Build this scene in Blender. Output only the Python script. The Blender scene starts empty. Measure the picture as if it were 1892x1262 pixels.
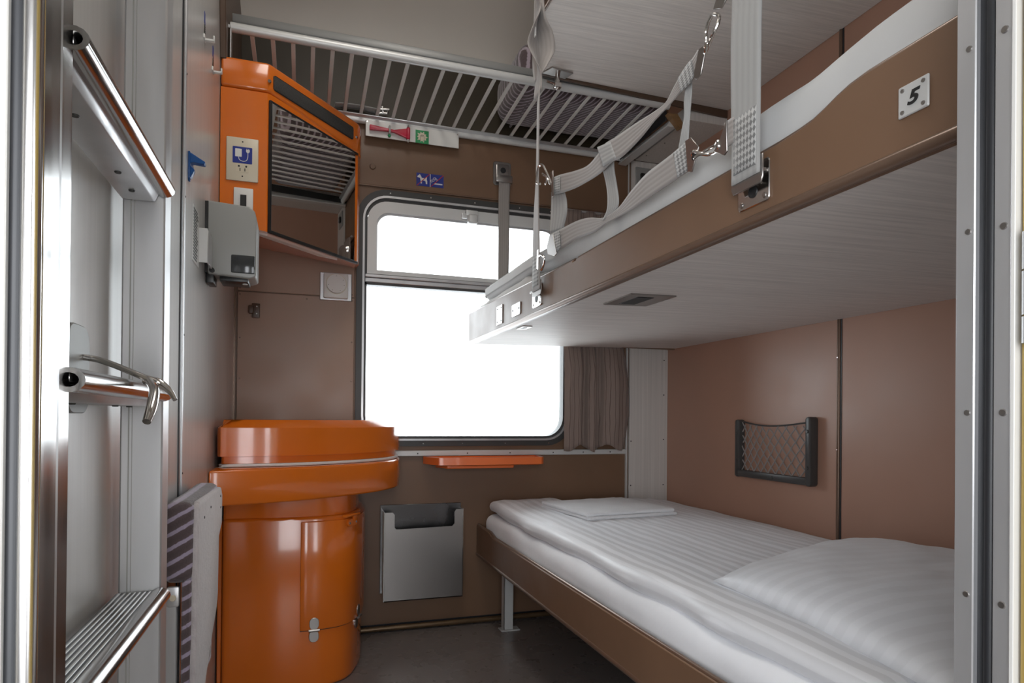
import bpy, bmesh, math, random
from mathutils import Vector, Matrix, noise
random.seed(7)
S = bpy.context.scene
COL = S.collection
W, D, RW, FZ = -0.2245, 2.40, 1.4675, -0.01      # left wall, window wall, right wall, floor height
PI = math.pi

# ------------------------------------------------------------------ materials
def mat(name, col, rough=.5, metal=0., spec=.5, coat=0., sheen=0.):
    m = bpy.data.materials.new(name); m.use_nodes = True
    b = m.node_tree.nodes['Principled BSDF']
    b.inputs['Base Color'].default_value = (*col, 1)
    b.inputs['Roughness'].default_value = rough
    b.inputs['Metallic'].default_value = metal
    b.inputs['Specular IOR Level'].default_value = spec
    b.inputs['Coat Weight'].default_value = coat
    b.inputs['Coat Roughness'].default_value = .06
    b.inputs['Sheen Weight'].default_value = sheen
    return m
def nodes(m): return m.node_tree.nodes, m.node_tree.links, m.node_tree.nodes['Principled BSDF']
def coords(m, kind='Object', scale=(1,1,1), rot=(0,0,0)):
    n, l, b = nodes(m)
    tc = n.new('ShaderNodeTexCoord'); mp = n.new('ShaderNodeMapping')
    mp.inputs['Scale'].default_value = scale; mp.inputs['Rotation'].default_value = rot
    l.new(tc.outputs[kind], mp.inputs['Vector']); return mp.outputs['Vector']
def ramp(m, fac, stops, interp='LINEAR'):
    n, l, b = nodes(m); r = n.new('ShaderNodeValToRGB'); r.color_ramp.interpolation = interp
    e = r.color_ramp.elements
    while len(e) < len(stops): e.new(.5)
    for el, (p, c) in zip(e, stops): el.position = p; el.color = (*c, 1)
    l.new(fac, r.inputs['Fac']); return r.outputs['Color']
def tex_noise(m, vec, scale, detail=3, rough=.5):
    n, l, b = nodes(m); t = n.new('ShaderNodeTexNoise'); t.inputs['Scale'].default_value = scale
    t.inputs['Detail'].default_value = detail; t.inputs['Roughness'].default_value = rough
    l.new(vec, t.inputs['Vector']); return t.outputs['Fac']
def tex_wave(m, vec, scale, direction='X', dist=0., detail=2, dscale=1., prof='SIN'):
    n, l, b = nodes(m); t = n.new('ShaderNodeTexWave'); t.bands_direction = direction; t.wave_profile = prof
    t.inputs['Scale'].default_value = scale; t.inputs['Distortion'].default_value = dist
    t.inputs['Detail'].default_value = detail; t.inputs['Detail Scale'].default_value = dscale
    l.new(vec, t.inputs['Vector']); return t.outputs['Fac']
def bump(m, height, strength=.2, dist=.002):
    n, l, b = nodes(m); u = n.new('ShaderNodeBump'); u.inputs['Strength'].default_value = strength
    u.inputs['Distance'].default_value = dist; l.new(height, u.inputs['Height']); l.new(u.outputs['Normal'], b.inputs['Normal'])
def setc(m, c): n, l, b = nodes(m); l.new(c, b.inputs['Base Color'])
def rough_var(m, vec, scale, lo, hi):
    n, l, b = nodes(m); f = tex_noise(m, vec, scale, 3); r = n.new('ShaderNodeMapRange')
    r.inputs['From Min'].default_value = .3; r.inputs['From Max'].default_value = .7
    r.inputs['To Min'].default_value = lo; r.inputs['To Max'].default_value = hi
    l.new(f, r.inputs['Value']); l.new(r.outputs['Result'], b.inputs['Roughness'])
def vary(m, col, amt, scale, cscale=(1,1,1)):
    v = coords(m, 'Object', cscale); f = tex_noise(m, v, scale, 4)
    a = tuple(c*(1-amt) for c in col); b = tuple(min(1, c*(1+amt)) for c in col)
    setc(m, ramp(m, f, [(.3, a), (.7, b)])); return v

BROWN = (.175, .099, .058)
M = {}
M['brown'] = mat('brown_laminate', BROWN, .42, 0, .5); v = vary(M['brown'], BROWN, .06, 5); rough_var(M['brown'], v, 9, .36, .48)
M['brown_wall'] = mat('brown_wall_laminate', (.41, .230, .163), .40, 0, .5); v = vary(M['brown_wall'], (.41, .230, .163), .05, 4); rough_var(M['brown_wall'], v, 8, .33, .44)  # lighter copy of the brown laminate; missing fill light is put into its colour
M['brown_grey'] = mat('grey_brown_panel', (.32, .205, .145), .40, 0, .5); v = vary(M['brown_grey'], (.32, .205, .145), .05, 4); rough_var(M['brown_grey'], v, 8, .33, .44)  # greyed copy of the brown; light falling on the left panels is painted in
M['brown_dark'] = mat('dark_brown_paint', (.085, .05, .032), .4)
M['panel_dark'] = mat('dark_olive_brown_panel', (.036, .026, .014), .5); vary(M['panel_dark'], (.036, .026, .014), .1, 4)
M['bead'] = mat('brown_bead', (.17, .108, .075), .28, .35)
M['orange'] = mat('orange_enamel', (.70, .158, .012), .16, 0, .5, .5); v = vary(M['orange'], (.70, .158, .012), .07, 3); rough_var(M['orange'], v, 14, .12, .22)
M['orange_light'] = mat('orange_tray_plastic', (.80, .17, .04), .22, 0, .5, .3); vary(M['orange_light'], (.80, .17, .04), .04, 6)
M['alu'] = mat('aluminium', (.60, .60, .61), .36, .75); v = vary(M['alu'], (.60, .60, .61), .05, 6, (4, 4, .6)); rough_var(M['alu'], v, 10, .30, .42)
M['dull_alu'] = mat('dull_grey_aluminium', (.25, .25, .245), .5, .3); vary(M['dull_alu'], (.25, .25, .245), .05, 8)
M['alu_white'] = mat('painted_aluminium', (.62, .62, .61), .38, .25); vary(M['alu_white'], (.62, .62, .61), .03, 8)
M['steel'] = mat('brushed_steel', (.42, .40, .385), .3, 1.0); v = coords(M['steel'], 'Object', (3, 3, 260)); rough_var(M['steel'], v, 2, .29, .34)
M['dark_steel'] = mat('dark_steel', (.16, .155, .155), .25, 1.0); v = coords(M['dark_steel']); rough_var(M['dark_steel'], v, 8, .2, .3)  # dark reflection in the bin's back plate is put into the colour
M['nosing'] = mat('worn_dark_chrome', (.40, .39, .38), .17, 1.0); v = coords(M['nosing']); rough_var(M['nosing'], v, 20, .12, .24)  # chrome darkened: the dark surroundings it mirrors are painted into the colour
M['chrome'] = mat('chrome', (.72, .70, .68), .14, 1.0); v = coords(M['chrome']); rough_var(M['chrome'], v, 30, .10, .22)
M['polished'] = mat('polished_aluminium', (.62, .61, .60), .2, 1.0); v = coords(M['polished'], 'Object', (9, 9, .6)); rough_var(M['polished'], v, 6, .13, .28)
M['dark_metal'] = mat('dark_metal', (.045, .045, .045), .35, .6); vary(M['dark_metal'], (.045, .045, .045), .1, 10)
M['rubber'] = mat('black_rubber', (.018, .019, .022), .45); v = coords(M['rubber'], 'Object', (1, 1, .3)); rough_var(M['rubber'], v, 10, .32, .5)
M['rubber_grey'] = mat('grey_window_rubber', (.045, .044, .043), .42); vary(M['rubber_grey'], (.045, .044, .043), .1, 9)
M['black'] = mat('black_print', (.01, .01, .011), .5); vary(M['black'], (.01, .01, .011), .1, 9)
M['hole'] = mat('dark_screw_slot', (.03, .03, .028), .5, .3); vary(M['hole'], (.03, .03, .028), .1, 20)
M['white'] = mat('white_plastic', (.70, .69, .66), .35); vary(M['white'], (.70, .69, .66), .02, 8)
M['cream'] = mat('cream_plastic', (.62, .55, .42), .35); vary(M['cream'], (.62, .55, .42), .02, 8)
M['grey_plastic'] = mat('grey_plastic', (.30, .30, .285), .33); vary(M['grey_plastic'], (.30, .30, .285), .02, 6)
M['net_plastic'] = mat('anthracite_plastic', (.055, .053, .052), .35); vary(M['net_plastic'], (.055, .053, .052), .08, 9)
M['smoke'] = mat('smoked_window', (.035, .038, .04), .12, 0, .6); vary(M['smoke'], (.035, .038, .04), .05, 5)
M['blue'] = mat('blue_plastic', (.012, .075, .25), .3); vary(M['blue'], (.012, .075, .25), .04, 8)
M['sign_blue'] = mat('sign_blue', (.018, .035, .24), .35); vary(M['sign_blue'], (.018, .035, .24), .03, 8)
M['sign_red'] = mat('sign_red', (.45, .02, .03), .35); vary(M['sign_red'], (.45, .02, .03), .03, 8)
M['hammer'] = mat('red_hammer_plastic', (.50, .022, .055), .3); vary(M['hammer'], (.50, .022, .055), .05, 8)
M['green'] = mat('sign_green', (.02, .27, .09), .35); vary(M['green'], (.02, .27, .09), .03, 8)
M['yellow'] = mat('yellow_door_paint', (.42, .29, .07), .3, 0, .5, .2); vary(M['yellow'], (.42, .29, .07), .04, 4)
M['pipe'] = mat('brass_brown_pipe', (.15, .095, .05), .3, .5); vary(M['pipe'], (.15, .095, .05), .2, 12)
M['gold'] = mat('wooden_end_block', (.22, .12, .05), .4); vary(M['gold'], (.22, .12, .05), .15, 20, (1, 1, 8))
M['ceil'] = mat('ceiling_paint', (.55, .51, .455), .5); vary(M['ceil'], (.55, .51, .455), .03, 3)
M['mirror'] = mat('mirror_glass', (.86, .84, .80), .012, 1.0)
v = coords(M['mirror']); rough_var(M['mirror'], v, 6, .006, .02)
M['diffuser'] = mat('lamp_diffuser', (.82, .79, .74), .4); vary(M['diffuser'], (.82, .79, .74), .02, 9)

def sheet_grain(name, col, amt, cscale, rough=.38):
    m = mat(name, col, rough); v = coords(m, 'Object', cscale)
    f = tex_noise(m, v, 1, 5, .65)
    setc(m, ramp(m, f, [(.28, tuple(c*(1-amt) for c in col)), (.5, col), (.72, tuple(min(1, c*(1+amt)) for c in col))])); return m
M['grain_x'] = sheet_grain('pale_grain_laminate', (.70, .655, .62), .15, (2.2, 150, 150), .55)
nodes(M['grain_x'])[2].inputs['Specular IOR Level'].default_value = .2
M['grain_z'] = sheet_grain('pale_grain_laminate_upright', (.60, .565, .53), .13, (190, 190, 1.2))
M['wall_grey'] = sheet_grain('silver_grey_laminate', (.51, .50, .488), .07, (60, 60, .8), .3)
nodes(M['wall_grey'])[2].inputs['Metallic'].default_value = .25

# speckled floor
m = M['floor'] = mat('speckled_vinyl_floor', (.035, .03, .028), .24)
v = coords(m); n, l, b = nodes(m)
vo = n.new('ShaderNodeTexVoronoi'); vo.inputs['Scale'].default_value = 230; l.new(v, vo.inputs['Vector'])
c = ramp(m, vo.outputs['Distance'], [(0., (.34, .30, .28)), (.11, (.34, .30, .28)), (.16, (.18, .155, .146)), (1., (.165, .142, .133))])
nz = tex_noise(m, v, 60, 2); gate = n.new('ShaderNodeMix'); gate.data_type = 'RGBA'
g2 = ramp(m, nz, [(.56, (0, 0, 0)), (.6, (1, 1, 1))])
l.new(g2, gate.inputs[0]); gate.inputs[6].default_value = (.17, .147, .138, 1); l.new(c, gate.inputs[7]); setc(m, gate.outputs[2])
rough_var(m, v, 12, .25, .31)

# striped satin bedding (stripes run along local axis)
def bedding(name, col, axis_scale, amt, rot=0):
    m = mat(name, col, .62, 0, .3, 0, .25)
    v = coords(m, 'Object', (1, 1, 1), (0, 0, rot)); n, l, b = nodes(m)
    w = tex_wave(m, v, axis_scale, 'X', .25, 2, .6)
    setc(m, ramp(m, w, [(.40, col), (.60, tuple(c*(1-amt) for c in col))]))
    rr = ramp(m, w, [(.40, (.7,)*3), (.60, (.42,)*3)]); l.new(rr, b.inputs['Roughness'])
    f = tex_noise(m, v, 14, 4); bump(m, f, .22, .01); return m
M['duvet'] = bedding('white_striped_satin', (.83, .84, .875), 9.5, .17)
M['pillow'] = bedding('white_striped_pillowcase', (.81, .82, .85), 8, .055, PI/2+.25)
def cloth(name, col, rough=.8, sc=30, st=.2, sheen=.2):
    m = mat(name, col, rough, 0, .25, 0, sheen); v = vary(m, col, .04, 8); f = tex_noise(m, v, sc, 5); bump(m, f, st, .008); return m
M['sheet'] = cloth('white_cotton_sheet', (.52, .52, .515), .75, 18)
M['sheet_low'] = cloth('white_cotton_underblanket', (.81, .82, .85), .75, 18)  # brighter copy of the sheet; light lacking under the bunk is put in
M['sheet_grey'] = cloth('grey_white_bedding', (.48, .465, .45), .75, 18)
M['towel'] = cloth('white_terry_towel', (.83, .84, .86), .95, 260, .5)
# curtain: grey-brown with wavy fine lines
m = M['curtain'] = mat('brown_curtain_cloth', (.235, .178, .152), .8, 0, .25, 0, .15)
v = coords(m, 'Object', (1, 1, .35)); w = tex_wave(m, v, 18, 'X', 3.0, 2, 1.2)
setc(m, ramp(m, w, [(0., (.14, .10, .088)), (.05, (.15, .108, .094)), (.12, (.25, .19, .16)), (1., (.235, .178, .152))])); f = tex_noise(m, v, 90, 3); bump(m, f, .15, .004)
# plum moquette with pale stripes
def moquette(name, rot, sc, pale=(.36, .30, .34)):
    m = mat(name, (.10, .07, .075), .85, 0, .2, 0, .4)
    v = coords(m, 'Object', (1, 1, 1), rot); w = tex_wave(m, v, sc, 'X', .15, 2, 2)
    fz = tex_noise(m, v, 160, 3)
    n, l, b = nodes(m); mixn = n.new('ShaderNodeMath'); mixn.operation = 'MULTIPLY_ADD'; mixn.inputs[1].default_value = .35; mixn.inputs[2].default_value = -.17
    l.new(fz, mixn.inputs[0]); ad = n.new('ShaderNodeMath'); ad.operation = 'ADD'; l.new(w, ad.inputs[0]); l.new(mixn.outputs[0], ad.inputs[1])
    setc(m, ramp(m, ad.outputs[0], [(.0, (.085, .062, .066)), (.74, (.10, .073, .077)), (.88, pale), (1., pale)])); bump(m, fz, .4, .004); return m
M['plush'] = moquette('plum_striped_moquette', (0, 0, -PI/5), 22)
M['plush_seat'] = moquette('plum_chevron_moquette', (0, -PI/3, 0), 15, (.34, .29, .38))
M['plush_pale'] = moquette('pale_pile_cloth', (0, 0, 0), 40, (.43, .39, .395))
n, l, b = nodes(M['plush_pale'])
v = coords(M['plush_pale'], 'Object', (1, 60, 6)); f = tex_noise(M['plush_pale'], v, 6, 4)
setc(M['plush_pale'], ramp(M['plush_pale'], f, [(.3, (.40, .36, .365)), (.7, (.50, .46, .465))]))
# webbing: ribs across the width from the strap's own lengthwise coordinates
def webbing(name, col, stitch=False):
    m = mat(name, col, .6, 0, .3, 0, .3); v = coords(m, 'UV'); n, l, b = nodes(m)
    if stitch:
        ck = n.new('ShaderNodeTexChecker'); ck.inputs['Scale'].default_value = 2.4
        mp = n.new('ShaderNodeMapping'); mp.inputs['Rotation'].default_value = (0, 0, PI/4); l.new(v, mp.inputs['Vector']); l.new(mp.outputs[0], ck.inputs['Vector'])
        ck.inputs['Color1'].default_value = (*tuple(min(1, c*1.15) for c in col), 1); ck.inputs['Color2'].default_value = (*tuple(c*.42 for c in col), 1)
        setc(m, ck.outputs['Color']); bump(m, ck.outputs['Fac'], .6, .002)
    else:
        w = tex_wave(m, v, .4, 'X', 0); fz = tex_noise(m, v, 60, 2)
        setc(m, ramp(m, w, [(0, tuple(c*.93 for c in col)), (.5, col), (1, tuple(min(1, c*1.03) for c in col))])); bump(m, w, .28, .0015)
    return m
M['web'] = webbing('grey_webbing', (.29, .262, .245)); M['web_light'] = webbing('pale_webbing', (.33, .325, .315)); M['stitch'] = webbing('cross_stitched_webbing', (.36, .355, .345), True)  # the grey one has the straps' shadow put into its colour
# grooved tread
m = M['tread'] = mat('grooved_tread', (.42, .42, .41), .28, .9)
v = coords(m, 'Object'); w = tex_wave(m, v, 58, 'X', 0)
setc(m, ramp(m, w, [(.42, (.035, .035, .035)), (.72, (.62, .61, .59))])); bump(m, w, .6, .003)
# speaker mesh
m = M['grille'] = mat('dark_grille_foam', (.035, .034, .033), .8); v = coords(m); f = tex_noise(m, v, 700, 2)
setc(m, ramp(m, f, [(.35, (.022, .021, .02)), (.7, (.075, .072, .068))])); bump(m, f, .4, .002)
# window glass: clear, with a faint reflection
m = M['glass'] = bpy.data.materials.new('window_glass'); m.use_nodes = True; n, l = m.node_tree.nodes, m.node_tree.links
n.clear(); o = n.new('ShaderNodeOutputMaterial'); tr = n.new('ShaderNodeBsdfTransparent'); tr.inputs[0].default_value = (.80, .82, .82, 1)
gl = n.new('ShaderNodeBsdfGlossy'); gl.inputs['Roughness'].default_value = .01; fr = n.new('ShaderNodeFresnel'); fr.inputs[0].default_value = 1.35
mx = n.new('ShaderNodeMixShader'); l.new(fr.outputs[0], mx.inputs[0]); l.new(tr.outputs[0], mx.inputs[1]); l.new(gl.outputs[0], mx.inputs[2]); l.new(mx.outputs[0], o.inputs[0])
# glowing cover of the fill lamp added on the ceiling
m = M['lamp_on'] = bpy.data.materials.new('lit_lamp_cover'); m.use_nodes = True; b = m.node_tree.nodes['Principled BSDF']
b.inputs['Base Color'].default_value = (.8, .8, .78, 1); b.inputs['Emission Color'].default_value = (1, .95, .88, 1); b.inputs['Emission Strength'].default_value = 3

# ------------------------------------------------------------------ geometry helpers
def G(): return bmesh.new()
def origin_of(p):
    o = Vector((0, 0, 0))
    while p: o += p.location; p = p.parent
    return o
def obj(name, g, m, parent=None, sharp=38, loc=None, solid=0, subsurf=0):
    """link a bmesh given in world coordinates as ONE mesh object"""
    me = bpy.data.meshes.new(name); bmesh.ops.recalc_face_normals(g, faces=g.faces) if not solid else None
    base = origin_of(parent) if parent else Vector(loc or (0, 0, 0))
    bmesh.ops.translate(g, verts=g.verts, vec=-base)
    g.to_mesh(me); g.free()
    me.polygons.foreach_set('use_smooth', [True]*len(me.polygons)); me.set_sharp_from_angle(angle=math.radians(sharp))
    me.materials.append(M[m] if isinstance(m, str) else m)
    o = bpy.data.objects.new(name, me); COL.objects.link(o)
    if parent: o.parent = parent
    else: o.location = base
    if solid:
        s = o.modifiers.new('thickness', 'SOLIDIFY'); s.thickness = solid; s.offset = 0
    if subsurf:
        s = o.modifiers.new('smooth', 'SUBSURF'); s.levels = s.render_levels = subsurf
    return o
def thing(name, label, cat, loc, group=None):
    o = bpy.data.objects.new(name, None); COL.objects.link(o); o.location = loc; o.empty_display_size = .05
    o['label'] = label; o['category'] = cat
    if group: o['group'] = group
    return o
def tag(o, label, cat, group=None):
    o['label'] = label; o['category'] = cat
    if group: o['group'] = group
    return o
def struct(name, g, m, parent=None, **k):
    o = obj(name, g, m, parent, **k)
    if not parent: o['kind'] = 'structure'
    return o
def lab(o, s): o['label'] = s; return o
def merge(g, h):
    me = bpy.data.meshes.new('tmp'); h.to_mesh(me); h.free(); g.from_mesh(me); bpy.data.meshes.remove(me); return g
def box(g, x0, x1, y0, y1, z0, z1, bev=0, seg=2, rot=None):
    h = G(); bmesh.ops.create_cube(h, size=1)
    bmesh.ops.scale(h, verts=h.verts, vec=(x1-x0, y1-y0, z1-z0))
    if bev: bmesh.ops.bevel(h, geom=h.edges[:], offset=bev, segments=seg, profile=.5, affect='EDGES')
    if rot: bmesh.ops.rotate(h, verts=h.verts, cent=(0, 0, 0), matrix=rot)
    bmesh.ops.translate(h, verts=h.verts, vec=((x0+x1)/2, (y0+y1)/2, (z0+z1)/2))
    return merge(g, h)
def prism(g, pts, axis, a0, a1, bev=0, seg=2):
    """extrude a 2-D outline: axis x -> pts are (y,z); y -> (x,z); z -> (x,y)"""
    h = G()
    def P(p, a): return {'x': (a, p[0], p[1]), 'y': (p[0], a, p[1]), 'z': (p[0], p[1], a)}[axis]
    lo = [h.verts.new(P(p, a0)) for p in pts]; hi = [h.verts.new(P(p, a1)) for p in pts]
    n = len(pts)
    h.faces.new(lo[::-1]); h.faces.new(hi)
    for i in range(n): h.faces.new((lo[i], lo[(i+1) % n], hi[(i+1) % n], hi[i]))
    bmesh.ops.recalc_face_normals(h, faces=h.faces)
    if bev:
        es = [e for e in h.edges if len(e.link_faces) == 2 and e.calc_face_angle(0) > .5]
        bmesh.ops.bevel(h, geom=es, offset=bev, segments=seg, profile=.5, affect='EDGES')
    return merge(g, h)
def cyl(g, c0, c1, r, n=16, r1=None):
    h = G(); a, b = Vector(c0), Vector(c1); d = b-a
    bmesh.ops.create_cone(h, cap_ends=True, segments=n, radius1=r, radius2=r if r1 is None else r1, depth=d.length)
    bmesh.ops.transform(h, matrix=Matrix.Translation((a+b)/2) @ d.to_track_quat('Z', 'Y').to_matrix().to_4x4(), verts=h.verts)
    return merge(g, h)
def ball(g, c, r, sc=(1, 1, 1), n=16):
    h = G(); bmesh.ops.create_uvsphere(h, u_segments=n, v_segments=n//2, radius=r)
    bmesh.ops.scale(h, verts=h.verts, vec=sc); bmesh.ops.translate(h, verts=h.verts, vec=c); return merge(g, h)
def spline(pts, per=6, closed=False):
    P = [Vector(p) for p in pts]; n = len(P); out = []
    rng = n if closed else n-1
    for i in range(rng):
        p0 = P[(i-1) % n] if closed or i > 0 else P[0]*2-P[1]
        p1, p2 = P[i], P[(i+1) % n]
        p3 = P[(i+2) % n] if closed or i+2 < n else P[n-1]*2-P[n-2]
        for k in range(per):
            t = k/per
            out.append(.5*((2*p1)+(p2-p0)*t+(2*p0-5*p1+4*p2-p3)*t*t+(3*p1-p0-3*p2+p3)*t**3))
    if not closed: out.append(P[-1])
    return out
def tube(g, path, r, n=10, closed=False, caps=True):
    P = [Vector(p) for p in path]; N = len(P); rings = []
    up = None
    for i in range(N):
        if closed: t = P[(i+1) % N]-P[i-1]
        else: t = P[min(i+1, N-1)]-P[max(i-1, 0)]
        t.normalize()
        if up is None:
            up = t.cross(Vector((0, 0, 1)) if abs(t.z) < .9 else Vector((1, 0, 0))).normalized()
        up = (up - t*up.dot(t)).normalized(); w = t.cross(up)
        rr = r(i/(N-1)) if callable(r) else r
        rings.append([g.verts.new(P[i]+(up*math.cos(2*PI*k/n)+w*math.sin(2*PI*k/n))*rr) for k in range(n)])
    for i in range(N if closed else N-1):
        a, b = rings[i], rings[(i+1) % N]
        for k in range(n): g.faces.new((a[k], a[(k+1) % n], b[(k+1) % n], b[k]))
    if not closed and caps:
        g.faces.new(rings[0][::-1]); g.faces.new(rings[-1])
    return g
def ribbon(g, A, B, nw=4, per=5, sag=0.):
    """strip between two edge polylines (same count); UV: u across 0..4, v along in strap widths"""
    a, b = spline(A, per), spline(B, per); uv = g.loops.layers.uv.verify()
    rows = []; L = 0; Ls = []
    for i in range(len(a)):
        if i: L += (((a[i]+b[i])-(a[i-1]+b[i-1]))/2).length
        Ls.append(L/.067*4)
        rows.append([g.verts.new(a[i].lerp(b[i], k/nw)) for k in range(nw+1)])
    for i in range(len(a)-1):
        for k in range(nw):
            f = g.faces.new((rows[i][k], rows[i][k+1], rows[i+1][k+1], rows[i+1][k]))
            for lp, (uu, vv) in zip(f.loops, ((k/nw*4, Ls[i]), ((k+1)/nw*4, Ls[i]), ((k+1)/nw*4, Ls[i+1]), (k/nw*4, Ls[i+1]))): lp[uv].uv = (uu, vv)
    return g
def rrect(x0, x1, z0, z1, r, n=8):
    out = []
    for cx, cz, a in ((x1-r, z1-r, 0), (x0+r, z1-r, 90), (x0+r, z0+r, 180), (x1-r, z0+r, 270)):
        for k in range(n+1):
            t = math.radians(a+90*k/n); out.append((cx+r*math.cos(t), cz+r*math.sin(t)))
    return out
def ring_y(g, outer, inner, y0, y1):
    """frame between two outlines (same count) in the XZ plane, from y0 to y1"""
    n = len(outer); vs = [[g.verts.new((p[0], y, p[1])) for p in o] for o in (outer, inner) for y in (y0, y1)]
    o0, o1, i0, i1 = vs
    for k in range(n):
        j = (k+1) % n
        g.faces.new((o0[k], o0[j], i0[j], i0[k])); g.faces.new((o1[k], i1[k], i1[j], o1[j]))
        g.faces.new((o0[k], o1[k], o1[j], o0[j])); g.faces.new((i0[k], i0[j], i1[j], i1[k]))
    return g
def rbox(g, x0, x1, y0, y1, z0, z1, r, nx, ny, nz, fn=None):
    """rounded slab with a fine grid; fn(p, n) displaces"""
    h = G()
    def lin(a, b, n):
        rr = min(r, (b-a)/2*.98); e = [a, a+rr*.15, a+rr*.4, a+rr*.7]; mid = [a+rr+(b-a-2*rr)*i/n for i in range(n+1)]
        return e+mid+[a+b-q for q in e[::-1]]
    X, Y, Z = lin(x0, x1, nx), lin(y0, y1, ny), lin(z0, z1, nz); V = {}
    lim = ((x0, x1), (y0, y1), (z0, z1))
    def vert(i, j, k):
        if (i, j, k) in V: return V[i, j, k]
        p = Vector((X[i], Y[j], Z[k])); q = Vector([min(max(p[t], lim[t][0]+min(r, (lim[t][1]-lim[t][0])/2)), lim[t][1]-min(r, (lim[t][1]-lim[t][0])/2)) for t in range(3)])
        d = p-q
        if d.length > 1e-9:
            rr = min(r, max(abs(d.x), abs(d.y), abs(d.z))*1.0001) if d.length < r else r
            dn = d.normalized(); p = q+dn*rr
        else: dn = Vector((0, 0, 1))
        if fn: p = fn(p, dn)
        V[i, j, k] = h.verts.new(p); return V[i, j, k]
    a, b, c = len(X)-1, len(Y)-1, len(Z)-1
    for i in range(a):
        for j in range(b):
            h.faces.new((vert(i, j, c), vert(i+1, j, c), vert(i+1, j+1, c), vert(i, j+1, c))); h.faces.new((vert(i, j, 0), vert(i, j+1, 0), vert(i+1, j+1, 0), vert(i+1, j, 0)))
    for i in range(a):
        for k in range(c):
            h.faces.new((vert(i, 0, k), vert(i+1, 0, k), vert(i+1, 0, k+1), vert(i, 0, k+1))); h.faces.new((vert(i, b, k), vert(i, b, k+1), vert(i+1, b, k+1), vert(i+1, b, k)))
    for j in range(b):
        for k in range(c):
            h.faces.new((vert(0, j, k), vert(0, j, k+1), vert(0, j+1, k+1), vert(0, j+1, k))); h.faces.new((vert(a, j, k), vert(a, j+1, k), vert(a, j+1, k+1), vert(a, j, k+1)))
    return merge(g, h)
def screw(parent, c, d, r=.004, m='chrome', name='screw'):
    """domed screw head at c, pointing along d"""
    g = G(); d = Vector(d).normalized(); c = Vector(c)
    cyl(g, c-d*.001, c+d*r*.35, r, 12, r*.75)
    o = obj(name, g, m, parent); return o
def hsh(*a): return noise.noise(Vector(a))

# ------------------------------------------------------------------ the room
g = G(); box(g, -1.6, 2.6, -.75, D+.06, FZ-.05, FZ); struct('floor', g, 'floor')
# left wall
g = G(); box(g, W-.04, W, .40, D, FZ, 2.45); wl = struct('wall_left', g, 'wall_grey')
g = G(); box(g, W, W+.004, 1.388, 1.402, .0, 2.2, .001); box(g, W, W+.0015, 1.376, 1.39, .0, 2.2); t = struct('trim_1', g, 'alu'); 
g = G(); box(g, W, W+.002, 1.366, 1.3775, .0, 2.2); obj('joint_gap', g, 'rubber', t)
for z in (.66, .93, 1.2, 1.44): screw(t, (W+.004, 1.395, z), (1, 0, 0), .0025, 'hole')
g = G(); box(g, W, W+.006, 2.385, D, .5, 1.3); struct('trim_2', g, 'bead')
# right wall
g = G(); box(g, RW, RW+.04, .40, D, FZ, 2.45); struct('wall_right', g, 'brown_wall')
g = G(); tube(g, [(RW, 1.4735, .2), (RW, 1.4735, 2.2)], .006, 12); t = struct('trim_3', g, 'bead')
g = G(); box(g, RW-.0015, RW, 1.4625, 1.4675, .2, 2.2); obj('joint_gap', g, 'rubber', t)
for z in (.42, .69, .955): screw(t, (RW-.006, 1.474, z), (-1, 0, 0), .0025)
# ceiling with a cove on the window side
prof = [(.36, 2.45), (1.5, 2.45)]+[(1.5+.9*math.sin(a), 2.10+.35*math.cos(a)) for a in [k*PI/2/14 for k in range(1, 15)]]
pts = prof+[(D+.06, 2.10), (D+.06, 2.52), (.36, 2.52)]
g = G(); prism(g, pts, 'x', W, RW); struct('ceiling', g, 'ceil', sharp=50)
# window wall with a rounded opening
hole = rrect(.200, 1.012, .682, 1.585, .095)
def plate_hole(x0, x1, z0, z1, hole, y0, y1):
    g = G()
    for y in (y0, y1):
        ov = [g.verts.new((x, y, z)) for x, z in ((x0, z0), (x1, z0), (x1, z1), (x0, z1))]; hv = [g.verts.new((p[0], y, p[1])) for p in hole]
        es = [g.edges.new((ov[i], ov[(i+1) % 4])) for i in range(4)]+[g.edges.new((hv[i], hv[(i+1) % len(hv)])) for i in range(len(hv))]
        bmesh.ops.triangle_fill(g, edges=es, use_beauty=True)
        if y == y0: A = (ov, hv)
    for a, b in zip(A, (ov, hv)):
        n = len(a)
        for i in range(n): g.faces.new((a[i], a[(i+1) % n], b[(i+1) % n], b[i]))
    return g
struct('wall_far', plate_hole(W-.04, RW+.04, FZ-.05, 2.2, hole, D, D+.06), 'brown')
# upper panel over the window, left panel and lower panel stand a little proud
g = G(); box(g, .186, 1.2885, D-.008, D, 1.617, 2.1, .002, 1); t = struct('trim_4', g, 'brown')
g = G(); box(g, .186, 1.2885, D-.009, D-.001, 1.613, 1.6175); obj('edge_strip', g, 'bead', t)
screw(t, (.236, D-.008, 1.683), (0, -1, 0), .012, 'bead')
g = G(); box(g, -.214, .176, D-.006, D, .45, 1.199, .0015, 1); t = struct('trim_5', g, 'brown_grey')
for x, z in ((-.206, 1.19), (.012, 1.187), (.168, 1.19), (-.206, 1.04), (.168, 1.04), (-.206, .9), (.168, .9)): screw(t, (x, D-.006, z), (0, -1, 0), .0035, 'bead')
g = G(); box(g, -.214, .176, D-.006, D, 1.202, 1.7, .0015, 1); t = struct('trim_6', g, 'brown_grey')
for x in (-.206, .168): screw(t, (x, D-.006, 1.212), (0, -1, 0), .0035, 'bead')
g = G(); box(g, W, 1.2885, D-.010, D, 1.862, 2.105, .001, 1); struct('trim_13', g, 'panel_dark')  # dark sheet over the brown wall, painting in the shade above the rack
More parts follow.
